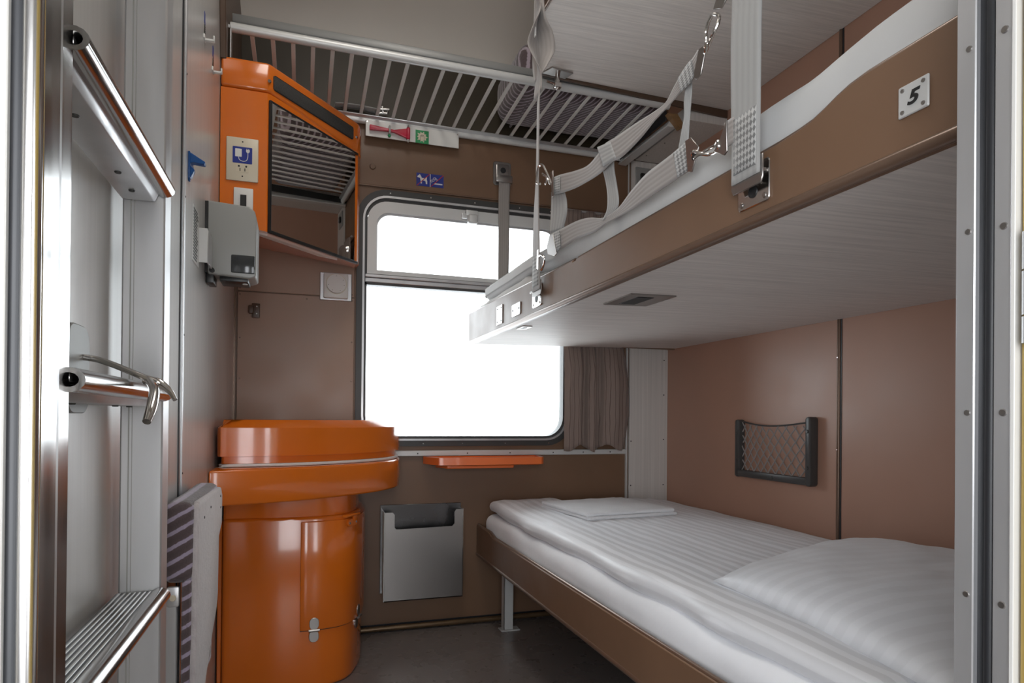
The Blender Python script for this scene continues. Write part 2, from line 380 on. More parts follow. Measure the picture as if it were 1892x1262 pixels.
# sill rail, lower edge, right corner column
g = G(); box(g, .19, 1.273, D-.014, D, .627, .648, .002, 1); t = struct('trim_7', g, 'alu_white')
for x in (.41, .60, .77, .95, 1.08, 1.2): screw(t, (x, D-.014, .637), (0, -1, 0), .003, 'hole')
g = G(); box(g, -.2, 1.2885, D-.004, D, FZ, .012); struct('baseboard_far', g, 'rubber')
g = G(); box(g, 1.2885, RW, D-.012, D, FZ, 1.845, .001, 1); t = struct('trim_8', g, 'grain_z')
for z in (.497, .687, .874, 1.02): screw(t, (1.449, D-.012, z), (0, -1, 0), .0032, 'hole')
for z in (.497, .68): screw(t, (1.296, D-.012, z), (0, -1, 0), .0032, 'hole')
g = G(); box(g, 1.274, 1.281, D-.01, D, FZ, 1.845, .001, 1); struct('trim_9', g, 'alu_white')
g = G(); box(g, 1.305, RW, 2.0, D-.012, 1.846, 1.90, .001, 1); t = struct('trim_10', g, 'grain_z')
for x, y in ((1.34, 2.06), (1.33, 2.2), (1.325, 2.33)): screw(t, (x, y, 1.846), (0, 0, -1), .003, 'hole')

# ------------------------------------------------------------------ the window
win = thing('window_1', 'wide window with rounded corners, grey rubber seal and a hinged top pane', 'window', (.606, D, .66)); win['kind'] = 'structure'
del win['category'], win['label']
g = ring_y(G(), rrect(.182, 1.032, .664, 1.604, .11), rrect(.205, 1.008, .687, 1.579, .09), D-.012, D+.02); obj('rubber_seal', g, 'rubber_grey', win)
g = ring_y(G(), rrect(.203, 1.010, .685, 1.581, .09), rrect(.210, 1.003, .692, 1.573, .084), D-.016, D+.02); obj('seal_lip', g, 'alu', win)
g = ring_y(G(), rrect(.208, 1.005, .690, 1.575, .086), rrect(.219, .993, .701, 1.562, .075), D-.006, D+.035); obj('outer_frame', g, 'rubber_grey', win)
inn = rrect(.255, .952, 1.312, 1.522, .055); inn2 = rrect(.219, .993, 1.284, 1.560, .075)
# the top pane's frame has square lower corners
def sash(o, r, n=8):
    x0, x1, z0, z1 = o; pts = rrect(x0, x1, z0, z1, r, n); m_ = []
    for (x, z) in pts:
        if z < z0+r: z = z0; x = x0 if x < (x0+x1)/2 else x1
        m_.append((x, z))
    return m_
g = ring_y(G(), sash((.219, .993, 1.292, 1.560), .075), sash((.250, .957, 1.306, 1.520), .05), D-.014, D+.03); ts = obj('top_pane_frame', g, 'alu_white', win)
g = ring_y(G(), sash((.247, .960, 1.304, 1.523), .052), sash((.256, .951, 1.309, 1.513), .047), D-.004, D+.026); obj('glazing_bead', g, 'alu', ts)
g = G(); box(g, .251, .957, D+.012, D+.017, 1.306, 1.52); obj('top_glass', g, 'glass', ts)
g = G(); box(g, .212, .998, D-.016, D+.03, 1.279, 1.291, .002, 1); box(g, .212, .998, D-.01, D+.03, 1.262, 1.2785, .002, 1); obj('transom', g, 'alu', win)
g = G(); box(g, .212, .998, D-.006, D+.03, 1.253, 1.2625); obj('transom_seal', g, 'rubber_grey', win)
g = G(); box(g, .215, .997, D+.012, D+.017, .697, 1.27); obj('main_glass', g, 'glass', win)
lt = G(); box(lt, .580, .628, D-.036, D-.014, 1.535, 1.556, .003); box(lt, .588, .626, D-.045, D-.014, 1.505, 1.540, .008, 3); box(lt, .565, .59, D-.03, D-.014, 1.525, 1.545, .004); cyl(lt, (.574, D-.032, 1.54), (.574, D-.026, 1.54), .005)
lab(obj('top_pane_latch', lt, 'alu_white', win), 'pale metal latch')
for x in (.30, .45, .62, .80, .93): screw(win, (x, D-.013, 1.592), (0, -1, 0), .0035)
for x in (.43, .58, .75, .93): screw(win, (x, D-.013, .674), (0, -1, 0), .0035)

# ------------------------------------------------------------------ door side: jambs, hinge, door leaf, corridor
g = G(); box(g, .575, 2.6, .34, .40, FZ, 2.45); box(g, -1.6, W, .34, .40, FZ, 2.45); box(g, W, .575, .34, .40, 2.12, 2.45); struct('wall_front', g, 'wall_grey')
dj = thing('trim_11', 'x', 'x', (.53, .37, FZ)); dj['kind'] = 'structure'; del dj['label'], dj['category']
g = G(); box(g, .5205, .575, .3835, .400, FZ, 2.12, .001, 1); obj('inner_profile', g, 'alu', dj)
g = G(); box(g, .5255, .575, .3685, .3835, FZ, 2.12); tube(g, [(.5262, .3735, FZ), (.5262, .3735, 2.12)], .0045, 14); obj('rubber_seal', g, 'rubber', dj)
g = G(); box(g, .5205, .575, .3545, .3685, FZ, 2.12, .001, 1); obj('outer_profile', g, 'alu', dj)
g = G(); box(g, .5190, .575, .3512, .3545, FZ, 2.12, .0005, 1); obj('edge_lip', g, 'white', dj)
for z in (.490, .633, .782, .931, 1.082): screw(dj, (.5205, .389, z), (-1, 0, 0), .0030, 'steel')
for z in (.47, .632, .782, .928, 1.082): screw(dj, (.5205, .3605, z), (-1, 0, 0), .0034, 'steel')
door = thing('door_1', 'x', 'x', (.57, .34, FZ)); door['kind'] = 'structure'; del door['label'], door['category']
g = G(); box(g, .5225, .555, -.20, .3495, .02, 2.08, .003); obj('door_leaf', g, 'yellow', door)
hg = obj('hinge', cyl(cyl(cyl(G(), (.5225, .3405, .8345), (.5225, .3405, .8545), .0070), (.5225, .3405, .856), (.5225, .3405, .889), .0070), (.5225, .3405, .8905), (.5225, .3405, .919), .0070), 'alu', door)
obj('hinge_pin', cyl(G(), (.5225, .3405, .832), (.5225, .3405, .922), .005), 'hole', hg)
lj = thing('trim_12', 'x', 'x', (-.16, .38, FZ)); lj['kind'] = 'structure'; del lj['label'], lj['category']
g = G(); box(g, W, -.1380, .374, .405, FZ, 2.12, .001, 1); obj('outer_profile', g, 'alu_white', lj)
g = G(); tube(g, [(-.1352, .380, FZ), (-.1352, .380, 2.12)], .0034, 12); box(g, -.138, -.132, .384, .40, FZ, 2.12); obj('rubber_seal', g, 'rubber', lj)
g = G(); tube(g, [(-.1290, .379, FZ), (-.1290, .379, 2.12)], .0046, 14); box(g, -.133, -.1250, .382, .405, FZ, 2.12, .001, 1); obj('inner_profile', g, 'polished', lj)
# corridor behind the camera: outer wall, unseen windows sized and set low for fill, ceiling, ends
cw = [(-1.45, .2), (.45, 1.2)]
g = G(); z0, z1 = .30, 1.40
box(g, -1.6, 2.6, -.75, -.70, FZ, z0); box(g, -1.6, 2.6, -.75, -.70, z1, 2.45)
for a, b in ((-1.6, -1.45), (.2, .45), (1.2, 2.6)): box(g, a, b, -.75, -.70, z0, z1)
struct('wall_corridor', g, 'wall_grey')
g = G(); box(g, -1.64, -1.6, -.75, .36, FZ, 2.45); box(g, 2.6, 2.64, -.75, .36, FZ, 2.45); struct('wall_corridor_ends', g, 'wall_grey')
g = G(); box(g, -1.64, 2.64, -.75, .36, 2.45, 2.5); struct('ceiling_corridor', g, 'ceil')
for k, (a, b) in enumerate(cw):
    wn = struct('window_%d' % (k+2), ring_y(G(), rrect(a-.02, b+.02, z0-.02, z1+.02, .05), rrect(a+.03, b-.03, z0+.03, z1-.03, .04), -.70, -.68), 'alu')

# ------------------------------------------------------------------ ladder on the left wall
LX0, LX1 = -.212, -.165
ladder = thing('ladder', 'aluminium boarding ladder with grooved steps hung on the grey left wall', 'ladder', (-.19, .72, FZ))
for y0, y1 in ((.900, .938), (.524, .560)):
    g = G(); box(g, LX0, LX1, y0, y1, FZ+.002, 1.95, .002, 1); st = obj('stile', g, 'alu' if y0 > .8 else 'polished', ladder)
    g = G(); box(g, LX0+.009, LX0+.0105, y0-.0005, y0+.002, FZ+.01, 1.94); box(g, LX0+.013, LX0+.0138, y0-.0005, y0+.002, FZ+.01, 1.94); obj('groove', g, 'grey_plastic', st)
    if y0 < .8:
        g = G(); box(g, LX1-.001, LX1+.002, y0-.001, y0+.008, FZ+.002, 1.95, .0008, 1); obj('edge_lip', g, 'alu', st)
step0 = None
for i, z in enumerate((.556, .806, 1.060)):
    if step0 is None:
        g = G(); box(g, -.214, -.166, .562, .898, z-.008, z, .0015, 1); step0 = s = obj('step', g, 'tread', ladder)
        g = G(); ov = [(.0115*math.cos(a), .0095*math.sin(a)) for a in [2*PI*k/14 for k in range(14)]]
        iv = [(p[0]*.62, p[1]*.58) for p in ov]
        h = G(); ring_y(h, [(-.1650+p[0], z-.006+p[1]) for p in ov], [(-.1650+p[0], z-.006+p[1]) for p in iv],   .556, .898); merge(g, h)
        k1 = obj('nosing', g, 'nosing', s)
        g = G(); prism(g, [(-.214, z-.008), (-.170, z-.008), (-.176, z-.022), (-.212, z-.022)], 'y', .562, .898, .001, 1); k2 = obj('underframe', g, 'alu', s)
        kids = [k1, k2]
        for y in (.62, .66, .80, .86):
            kids.append(screw(s, (-.193, y, z-.022), (0, 0, -1), .004, 'hole', 'rivet'))
    else:
        s = step0.copy(); COL.objects.link(s); s.parent = ladder; s.location = step0.location+Vector((0, 0, z-.556))
        for k in kids:
            c = k.copy(); COL.objects.link(c); c.parent = s
# step catch on the wall
ct = thing('ladder_catch', 'chrome lever catch on the grey wall, hooked over the middle ladder step', 'catch', (W, .76, .83))
g = G(); prism(g, rrect(.715, .80, .775, .862, .018, 5), 'x', W, W+.004, .001, 1); obj('back_plate', g, 'dull_alu', ct)
g = G(); prism(g, rrect(.700, .765, .775, .862, .018, 5), 'x', W+.012, W+.0165, .001, 1); box(g, W+.004, W+.012, .72, .75, .80, .84); obj('front_plate', g, 'dull_alu', ct)
g = G(); tube(g, spline([(-.208, .745, .831), (-.195, .745, .829), (-.175, .733, .822), (-.148, .715, .811), (-.135, .71, .805)], 5), .0032, 10); obj('lever_arm', g, 'chrome', ct)
g = G()
h = G(); pts = spline([(-.148, .722, .809), (-.135, .715, .806), (-.125, .712, .798), (-.119, .708, .789)], 5); tube(h, pts, lambda t: .0050-.0028*t, 10); merge(g, h)
h = G(); pts = spline([(-.142, .708, .807), (-.133, .685, .798), (-.130, .660, .782), (-.131, .645, .768)], 5); tube(h, pts, lambda t: .0036+.0012*math.sin(PI*t), 10); merge(g, h)
obj('claw', g, 'chrome', ct)

# ------------------------------------------------------------------ things on the left wall
js = thing('folding_jump_seat', 'folded jump seat in plum striped cloth upright on left wall by orange washstand', 'seat', (-.2, 1.35, .30))
def seatfn(p, n): return p+n*.0015*hsh(p.x*40, p.y*40, p.z*40)
g = G(); rbox(g, -.219, -.172, 1.20, 1.54, .49, .628, .016, 4, 12, 6, seatfn); obj('cushion_edge', g, 'plush_seat', js)
g = G(); pr = [(1.197, .33), (1.212, .618), (1.228, .626), (1.53, .618), (1.552, .60), (1.55, .535), (1.50, .515), (1.49, .40), (1.475, .372), (1.40, .335), (1.30, .27), (1.2, .25)]
prism(g, pr, 'x', -.176, -.165, .004, 2); lab(obj('underside', g, 'plush_pale', js), 'pale pile underside')
g = G(); box(g, -.189, -.174, 1.198, 1.47, .27, .495, .003, 1); obj('piping', g, 'plush_seat', js)
g = G(); box(g, -.215, -.196, 1.205, 1.232, .0, .475, .002, 1); box(g, -.2245, -.214, 1.21, 1.23, .0, .50, .001, 1); fr = obj('hinge_frame', g, 'alu', js)
g = G(); box(g, -.212, -.192, 1.198, 1.206, .452, .487, .004); obj('bracket', g, 'alu', fr); screw(fr, (-.202, 1.198, .468), (0, -1, 0), .006, 'cream', 'bolt')
g = G(); box(g, -.19, -.178, 1.40, 1.44, .0, .365, .002, 1); f2 = obj('hinge_frame', g, 'alu', js); screw(f2, (-.178, 1.42, .335), (1, 0, 0), .007, 'cream', 'bolt')
for y, z in ((1.275, .59), (1.36, .597), (1.515, .60), (1.52, .575)): screw(js, (-.165, y, z), (1, 0, 0), .003, 'hole', 'stud')

ds = thing('soap_dispenser', 'grey soap dispenser with smoked window on the left wall below the light switch', 'dispenser', (W, 1.73, 1.2))
g = G(); prism(g, [(-.2225, 1.288), (-.127, 1.282), (-.114, 1.272), (-.109, 1.245), (-.110, 1.112), (-.124, 1.106), (-.216, 1.112), (-.2225, 1.12)], 'y', 1.69, 1.785, .004, 3); obj('housing', g, 'grey_plastic', ds)
g = G(); box(g, -.1665, -.1125, 1.687, 1.70, 1.118, 1.162, .003); obj('smoked_window', g, 'smoke', ds)
g = G(); box(g, -.2245, -.217, 1.688, 1.79, 1.115, 1.285); obj('back_plate', g, 'dark_metal', ds)
g = G(); box(g, -.193, -.128, 1.70, 1.77, 1.098, 1.110, .003); box(g, -.222, -.205, 1.70, 1.76, 1.092, 1.118, .002); obj('outlet', g, 'dark_metal', ds)
cyl_g = cyl(G(), (-.208, 1.694, 1.120), (-.208, 1.684, 1.120), .006); obj('hinge_knob', cyl_g, 'dark_metal', ds)
g = cyl(G(), (-.137, 1.72, 1.099), (-.137, 1.72, 1.096), .006); obj('indicator', g, 'white', ds)
hp = thing('holder_plate', 'pale metal bracket plate on grey wall at left of the soap dispenser', 'bracket', (W, 1.63, 1.15))
g = G(); box(g, W-.002, -.2065, 1.60, 1.603, 1.118, 1.196, .0008, 1); obj('face', g, 'alu_white', hp)
g = G(); box(g, -.2085, -.2055, 1.603, 1.665, 1.118, 1.193, .0008, 1); obj('side', g, 'alu', hp)
np_ = thing('notice_sticker', 'small grey notice of fine print on the wall behind the metal bracket plate', 'sticker', (W, 1.55, 1.16))
g = G(); box(g, W-.002, W+.0012, 1.510, 1.592, 1.103, 1.222); obj('backing', g, 'alu_white', np_)
g = G()
for k in range(17):
    z = 1.108+k*.0066; box(g, W+.0012, W+.0016, 1.515, 1.560+.025*abs(hsh(k*3.1, 1, 2))*1.2, z, z+.0038)
obj('print_lines', g, 'hole', np_)
bh = thing('wall_hook', 'blue angular plastic hook on the grey left wall near the seam', 'hook', (W, 1.46, 1.28))
g = G(); prism(g, [(1.443, 1.309), (1.443, 1.254), (1.452, 1.248), (1.466, 1.266), (1.462, 1.280), (1.50, 1.288)], 'x', W, W+.004, .001, 1); obj('plate', g, 'blue', bh)
g = G(); prism(g, [(W, 1.309), (W+.032, 1.290), (W+.030, 1.285), (W+.010, 1.287), (W, 1.284)], 'y', 1.445, 1.463, .001, 1); obj('prong', g, 'blue', bh)
g = G(); prism(g, [(W, 1.284), (W+.006, 1.278), (W+.012, 1.272), (W+.006, 1.258), (W, 1.252)], 'y', 1.446, 1.46, .0008, 1); obj('tongue', g, 'blue', bh)
for k, (y, z, lb) in enumerate(((1.648, 1.648, 'white plastic hook on the left wall, nearer the door of the two'), (1.795, 1.648, 'white plastic hook on left wall right by the orange cabinet'))):
    if k == 0:
        h0 = wh = thing('coat_hook', lb, 'hook', (W, y, z), 'small white wall hooks')
        g = G(); box(g, W-.002, W+.003, y-.016, y+.010, z-.004, z+.006, .001, 1); box(g, W, W+.022, y-.005, y+.004, z-.004, z+.001, .001, 1); box(g, W+.019, W+.0225, y-.005, y+.004, z-.004, z+.010, .001, 1); obj('prong', g, 'white', wh)
        g = G(); box(g, W, W+.001, y-.007, y+.007, z+.036, z+.062); obj('blue_sticker', g, 'sign_blue', wh)
        g = G()
        for q in range(6): box(g, W, W+.001, y-.008+.001*q, y+.008, z+.008+q*.0045, z+.0105+q*.0045)
        obj('print_lines', g, 'hole', wh)
    else:
        wh = h0.copy(); COL.objects.link(wh); wh.location = (W, y, z); wh['label'] = lb
        for c in list(h0.children):
            d = c.copy(); COL.objects.link(d); d.parent = wh

# ------------------------------------------------------------------ mirror cabinet in the corner
CA = Vector((-.0975, 1.946, 0)); CT = Vector((.6652, .7466, 0)); CN = Vector((.7466, -.6652, 0))   # start of the slanted face, its direction, its outward normal
def diag(t, z, o=0.): p = CA+CT*t+CN*o; return Vector((p.x, p.y, z))
cab = thing('mirror_cabinet', 'orange corner cabinet with slanted mirror and dark speaker grille above the washstand', 'cabinet', (-.05, 2.2, 1.29))
plan = [(W+.002, 1.946), (CA.x-.004, 1.946), (CA.x+.003, 1.9495), tuple(diag(.395, 0).xy), tuple(diag(.405, 0).xy), (.181, 2.28), (.181, D-.009), (W+.002, D-.009)]
def slope_bottom(g, z0):
    for v in g.verts:
        if v.co.z < z0+.02:
            d = -(v.co-CA).dot(CN); v.co.z += .18*max(0, d)
g = G(); prism(g, plan, 'z', 1.292, 1.684); slope_bottom(g, 1.292); obj('housing', g, 'orange', cab, 25)
capn = [(W+.002, 1.942), (CA.x-.006, 1.942), (CA.x+.004, 1.946), tuple(diag(.392, 0, .004).xy), tuple(diag(.409, 0, .002).xy), (.185, 2.285), (.185, D-.009), (W+.002, D-.009)]
g = G(); prism(g, capn, 'z', 1.687, 1.769, .008, 3)
for v in g.verts:                                             # the cap's slanted side reaches a little lower than its front
    if v.co.z < 1.72 and (v.co-CA).dot(CT) > .02: v.co.z -= .022*min(1, ((v.co-CA).dot(CT))/.05)
obj('cap', g, 'orange', cab, 30)
def dquad(g, t0, t1, z0, z1, o0, o1, bev=0):
    h = G(); box(h, t0, t1, 0, o1-o0, z0, z1, bev)
    Mx = Matrix(((CT.x, CN.x, 0), (CT.y, CN.y, 0), (0, 0, 1))).to_4x4(); b = CA+CN*o0
    bmesh.ops.transform(h, matrix=Matrix.Translation((b.x, b.y, 0)) @ Mx, verts=h.verts); return merge(g, h)
g = dquad(G(), .012, .372, 1.699, 1.741, .001, .0085, .006); obj('speaker_grille', g, 'grille', cab)
g = dquad(G(), .006, .384, 1.296, 1.658, .001, .006); mr = obj('mirror', g, 'mirror', cab)
g = dquad(G(), -.002, .4, 1.288, 1.297, .0, .010, .002); dquad(g, -.001, .006, 1.292, 1.664, .0, .008, .001); dquad(g, .0, .4, 1.658, 1.665, 0, .006, .001); obj('mirror_edge', g, 'dark_metal', mr)
g = cyl(G(), diag(.352, 1.333, .006), diag(.352, 1.333, .012), .006); cyl(g, diag(.352, 1.322, .006), diag(.352, 1.322, .010), .005); obj('lock', g, 'chrome', mr)
screw(cab, diag(-.004, 1.716, .006), CN+Vector((0, -.6, 0)), .0055); screw(cab, diag(.392, 1.717, .004), CN, .0055)
# lamp cover let into the sloping underside
g = G(); pts = [diag(.03, 0, -.03), diag(.34, 0, -.03), diag(.30, 0, -.075), diag(-.02, 0, -.075)]
lo = [];
for p in pts:
    z = 1.292+.18*(-(p-CA).dot(CN)); lo.append((p.x, p.y, z))
a = [g.verts.new((x, y, z-.006)) for x, y, z in lo]; b = [g.verts.new((x, y, z+.004)) for x, y, z in lo]
g.faces.new(a); g.faces.new(b[::-1])
for i in range(4): g.faces.new((a[i], b[i], b[(i+1) % 4], a[(i+1) % 4]))
lab(obj('lamp_cover', g, 'diffuser', cab), 'frosted lamp cover underneath')
# socket and switch on its front
so = obj('power_socket', box(G(), -.2065, -.1235, 1.940, 1.947, 1.426, 1.547, .0025), 'cream', cab)
def ypl(g, pts, y, th=.0008): return prism(g, pts, 'y', y-th, y+.0005)
lab(obj('plug_symbol', ypl(G(), rrect(-.190, -.1395, 1.475, 1.5205, .002, 3), 1.940), 'sign_blue', so), 'blue sign with a device and plug')
g = G(); ypl(g, rrect(-.1835, -.1665, 1.4925, 1.5145, .001, 2), 1.9392)
tube(g, spline([(-.175, 1.9388, 1.492), (-.172, 1.9388, 1.484), (-.163, 1.9388, 1.4805), (-.154, 1.9388, 1.484), (-.1508, 1.9388, 1.495), (-.1508, 1.9388, 1.508)], 5), .0010, 6)
ypl(g, [(-.1555, 1.514), (-.1555, 1.509), (-.1535, 1.5055), (-.148, 1.5055), (-.146, 1.509), (-.146, 1.514)], 1.9392)
for x in (-.1535, -.1485): ypl(g, [(x-.0005, 1.513), (x+.0005, 1.513), (x+.0005, 1.517), (x-.0005, 1.517)], 1.9392)
obj('symbol_print', g, 'white', so)
obj('outlet_face', ypl(G(), rrect(-.181, -.148, 1.450, 1.474, .003, 3), 1.940), 'cream', so)
g = G()
for x in (-.1735, -.1545): cyl(g, (x, 1.9392, 1.4665), (x, 1.938, 1.4665), .0026, 10)
for x in (-.1705, -.158): box(g, x-.0011, x+.0011, 1.938, 1.94, 1.453, 1.461)
obj('outlet_holes', g, 'black', so)
for z in (1.535, 1.439): screw(so, (-.1645, 1.940, z), (0, -1, 0), .0025, 'hole')
sw = obj('light_switch', box(G(), -.1865, -.1360, 1.940, 1.947, 1.33, 1.4075, .0025), 'white', cab)
obj('switch_frame', box(G(), -.1715, -.1503, 1.937, 1.942, 1.348, 1.3905, .001, 1), 'white', sw); lab(obj('rocker', box(G(), -.1690, -.1530, 1.9355, 1.939, 1.352, 1.387, .001, 1), 'dark_metal', sw), 'dark rocker')

# ------------------------------------------------------------------ washstand
def curve2(pts, per=4): return [(p.x, p.y) for p in spline([(x, y, 0) for x, y in pts], per)]
def inset(pts, c, d):
    """move a plan outline inwards by d (front and right sides only)"""
    out = []; n = len(pts)
    for i, (x, y) in enumerate(pts):
        a = Vector(pts[max(i-1, 0)]); b = Vector(pts[min(i+1, n-1)]); t = (b-a).normalized(); nn = Vector((t.y, -t.x))
        out.append((x-nn.x*d, y-nn.y*d))
    return out
BY = D-.008
ws = thing('washstand', 'glossy orange corner washstand with closed lid and curved door', 'washstand', (-.02, 2.2, FZ))
bodyc = curve2([(-.207, 1.956), (-.1, 1.946), (0, 1.946), (.07, 1.952), (.115, 1.968), (.145, 2.002), (.168, 2.058), (.184, 2.12), (.193, 2.2), (.195, 2.28)])
bodyp = [(-.207, BY)]+[(-.207, 1.975)]+bodyc+[(.195, BY)]
g = G(); prism(g, bodyp, 'z', FZ, .483, .010, 3); obj('body', g, 'orange', ws, 30)
g = G(); box(g, -.221, -.209, 1.975, BY, FZ, .475, .002, 1); obj('side_panel', g, 'orange', ws)
# door: shell over the right part of the body curve
i0 = min(range(len(bodyc)), key=lambda i: abs(bodyc[i][0]-.004)); seg = bodyc[i0:]+[(.195, BY-.03)]
outr = inset(seg, None, -.009); inr = inset(seg, None, .002); DZ0, DZ1 = .158, .470
g = G(); prism(g, outr+inr[::-1], 'z', DZ0, DZ1, .003, 2); dr = obj('door', g, 'orange', ws, 30)
g = G(); prism(g, inset(seg, None, -.001)+inr[::-1], 'z', DZ0-.0035, DZ0); obj('door_gap', g, 'hole', dr)
def on_curve(x):
    k = min(range(len(seg)), key=lambda i: abs(seg[i][0]-x)); a = Vector(seg[max(k-1, 0)]); b = Vector(seg[min(k+1, len(seg)-1)]); t = (b-a).normalized(); return Vector(outr[k]), t, Vector((t.y, -t.x))
for u in (0.036, .163):
    p, t, nn = on_curve(u); g = G()
    for z0, z1 in ((DZ0+.002, DZ0+.036), (DZ0-.036, DZ0-.002)):
        h = G(); pts = rrect(-.0135, .0135, z0-DZ0, z1-DZ0, .0125, 6); prism(h, pts, 'y', -.002 if z0 > DZ0-.01 else .004, .010 if z0 > DZ0-.01 else .012, .001, 1)
        Mx = Matrix(((t.x, -nn.x, 0), (t.y, -nn.y, 0), (0, 0, 1))).to_4x4(); bmesh.ops.transform(h, matrix=Matrix.Translation((p.x, p.y, DZ0)) @ Mx, verts=h.verts); merge(g, h)
    cyl(g, (p.x-t.x*.015+nn.x*.003, p.y-t.y*.015+nn.y*.003, DZ0), (p.x+t.x*.015+nn.x*.003, p.y+t.y*.015+nn.y*.003, DZ0), .0042, 12)
    lab(obj('hinge', g, 'steel', dr), 'grey steel hinge')
p, t, nn = on_curve(.135); q = Vector((p.x, p.y, 0)); g = G(); h = G()
prism(h, rrect(-.026, .026, -.018, .004, .009, 5), 'y', -.004, .003, .001, 1); box(h, .0, .022, -.007, .0, -.004, .019, .003); box(h, -.05, .03, -.012, .004, .012, .020, .003)
Mx = Matrix(((t.x, -nn.x, 0), (t.y, -nn.y, 0), (0, 0, 1))).to_4x4(); bmesh.ops.transform(h, matrix=Matrix.Translation((p.x, p.y, DZ1-.006)) @ Mx, verts=h.verts); merge(g, h)
la = obj('latch', g, 'orange', dr)
for s in (-.018, .018): screw(la, (p.x+t.x*s+nn.x*.004, p.y+t.y*s+nn.y*.004, DZ1-.014), (nn.x, nn.y, 0), .004, 'steel')
# neck, bowl rim, seal, lid
neck = [(-.200, BY), (-.200, 1.965)]+inset(bodyc, None, .012)+[(.183, BY)]
g = G(); prism(g, neck, 'z', .478, .545); obj('neck', g, 'orange', ws, 30)
rimc = curve2([(-.2235, 1.788), (-.111, 1.822), (-.003, 1.862), (.10, 1.925), (.192, 1.997), (.254, 2.067), (.302, 2.155), (.323, 2.25), (.327, 2.33)])
rimp = [(-.2235, BY)]+rimc+[(.327, BY)]
g = G(); prism(g, rimp, 'z', .540, .632, .006, 3); obj('bowl_rim', g, 'orange', ws, 30)
lidc = curve2([(-.218, 1.91), (-.209, 1.889), (-.19, 1.884), (-.06, 1.897), (.07, 1.945), (.194, 2.03), (.271, 2.115), (.310, 2.195), (.326, 2.28), (.328, 2.34)])
lidp = [(-.218, BY)]+lidc+[(.328, BY)]
g = G(); n = len(lidp)
lip = [(-.214, BY)]+inset(lidc, None, .010)+[(.318, BY)]; top = [(-.205, BY)]+inset(lidc, None, .030)+[(.296, BY)]
rows = []
for pl, z in ((lip, .642), (lip, .6605), (lidp, .662), (lidp, .7395), (inset(lidp, None, .003), .7425), (top, .7615)):
    rows.append([g.verts.new((x, y, z)) for x, y in pl])
for a, b in zip(rows, rows[1:]):
    for i in range(n): g.faces.new((a[i], a[(i+1) % n], b[(i+1) % n], b[i]))
g.faces.new(rows[0][::-1]); g.faces.new(rows[-1]); ld = obj('lid', g, 'orange', ws, 20)
sl = [(-.216, BY)]+inset(lidc, None, .005)+[(.323, BY)]
g = G(); prism(g, sl, 'z', .633, .6415, .002, 2); lab(obj('lid_seal', g, 'white', ld), 'white seal strip')

# ------------------------------------------------------------------ on the window wall
th = thing('thermostat', 'white square thermostat dial on the brown wall below the mirror cabinet', 'thermostat', (.11, D-.006, 1.19))
g = G(); box(g, .056, .166, D-.012, D-.006, 1.186, 1.285, .002, 1); obj('back_plate', g, 'alu', th)
g = G(); box(g, .068, .152, D-.034, D-.012, 1.192, 1.278, .004); obj('housing', g, 'white', th)
g = cyl(G(), (.111, D-.034, 1.241), (.111, D-.044, 1.241), .033, 40); obj('dial', g, 'white', th); g = ring_y(G(), [(.111+.036*math.cos(2*PI*k/40), 1.241+.036*math.sin(2*PI*k/40)) for k in range(40)], [(.111+.034*math.cos(2*PI*k/40), 1.241+.034*math.sin(2*PI*k/40)) for k in range(40)], D-.0355, D-.033); obj('dial_ring', g, 'cream', th)
for a in (90, 30, -10, -60, -120, 190):
    cx, cz = .111+.027*math.cos(math.radians(a)), 1.241+.027*math.sin(math.radians(a))
    obj('dial_mark', cyl(G(), (cx, D-.0435, cz), (cx, D-.0448, cz), .0012, 8), 'hole', th)
hk = thing('wall_bracket', 'small brown metal door catch on the brown panel above the washstand', 'catch', (-.16, D-.006, 1.13))
g = G(); box(g, -.168, -.142, D-.012, D-.006, 1.110, 1.160, .002); obj('plate', g, 'brown_dark', hk); g = G(); box(g, -.178, -.162, D-.030, D-.010, 1.122, 1.150, .004); obj('catch', g, 'brown_dark', hk)
for z in (1.149, 1.124): screw(hk, (-.152, D-.012, z), (0, -1, 0), .0035)
sg = thing('prohibition_sign', 'blue sticker with crossed-out dog and crossed-out cigarette above the window', 'sign', (.447, D-.008, 1.634))
ys = D-.0085
g = G(); ypl(g, [(.396, 1.634), (.4465, 1.635), (.4465, 1.682), (.396, 1.682)], ys); obj('dog_panel', g, 'sign_blue', sg)
g = G(); ypl(g, [(.4485, 1.635), (.4985, 1.635), (.4985, 1.683), (.4485, 1.682)], ys); obj('smoking_panel', g, 'sign_blue', sg)
g = G(); ypl(g, [(.4463, 1.634), (.4487, 1.634), (.4487, 1.682), (.4463, 1.682)], ys, .001); obj('divider', g, 'white', sg)
g = G(); ypl(g, [(.399, 1.668), (.402, 1.672), (.406, 1.674), (.408, 1.678), (.4105, 1.674), (.4135, 1.670), (.416, 1.664), (.430, 1.664), (.434, 1.671), (.4355, 1.670), (.4345, 1.660), (.4365, 1.654), (.4365, 1.643), (.4315, 1.643), (.4305, 1.652), (.4255, 1.655), (.4185, 1.655), (.4165, 1.651), (.4165, 1.643), (.4115, 1.643), (.4115, 1.653), (.4095, 1.663), (.406, 1.665), (.401, 1.665)], ys-.0006); obj('dog_figure', g, 'white', sg)
g = G(); ypl(g, [(.462, 1.6455), (.494, 1.6455), (.494, 1.6500), (.462, 1.6500)], ys-.0006)
for dx, dz in ((0, 0), (-.004, .004)):
    tube(g, spline([(.454+dx, ys-.0012, 1.649+dz), (.4545+dx, ys-.0012, 1.656+dz), (.462+dx, ys-.0012, 1.657+dz), (.463+dx, ys-.0012, 1.664+dz), (.470+dx, ys-.0012, 1.667+dz), (.474+dx, ys-.0012, 1.663+dz), (.471+dx, ys-.0012, 1.657+dz)], 4), .0009, 6)
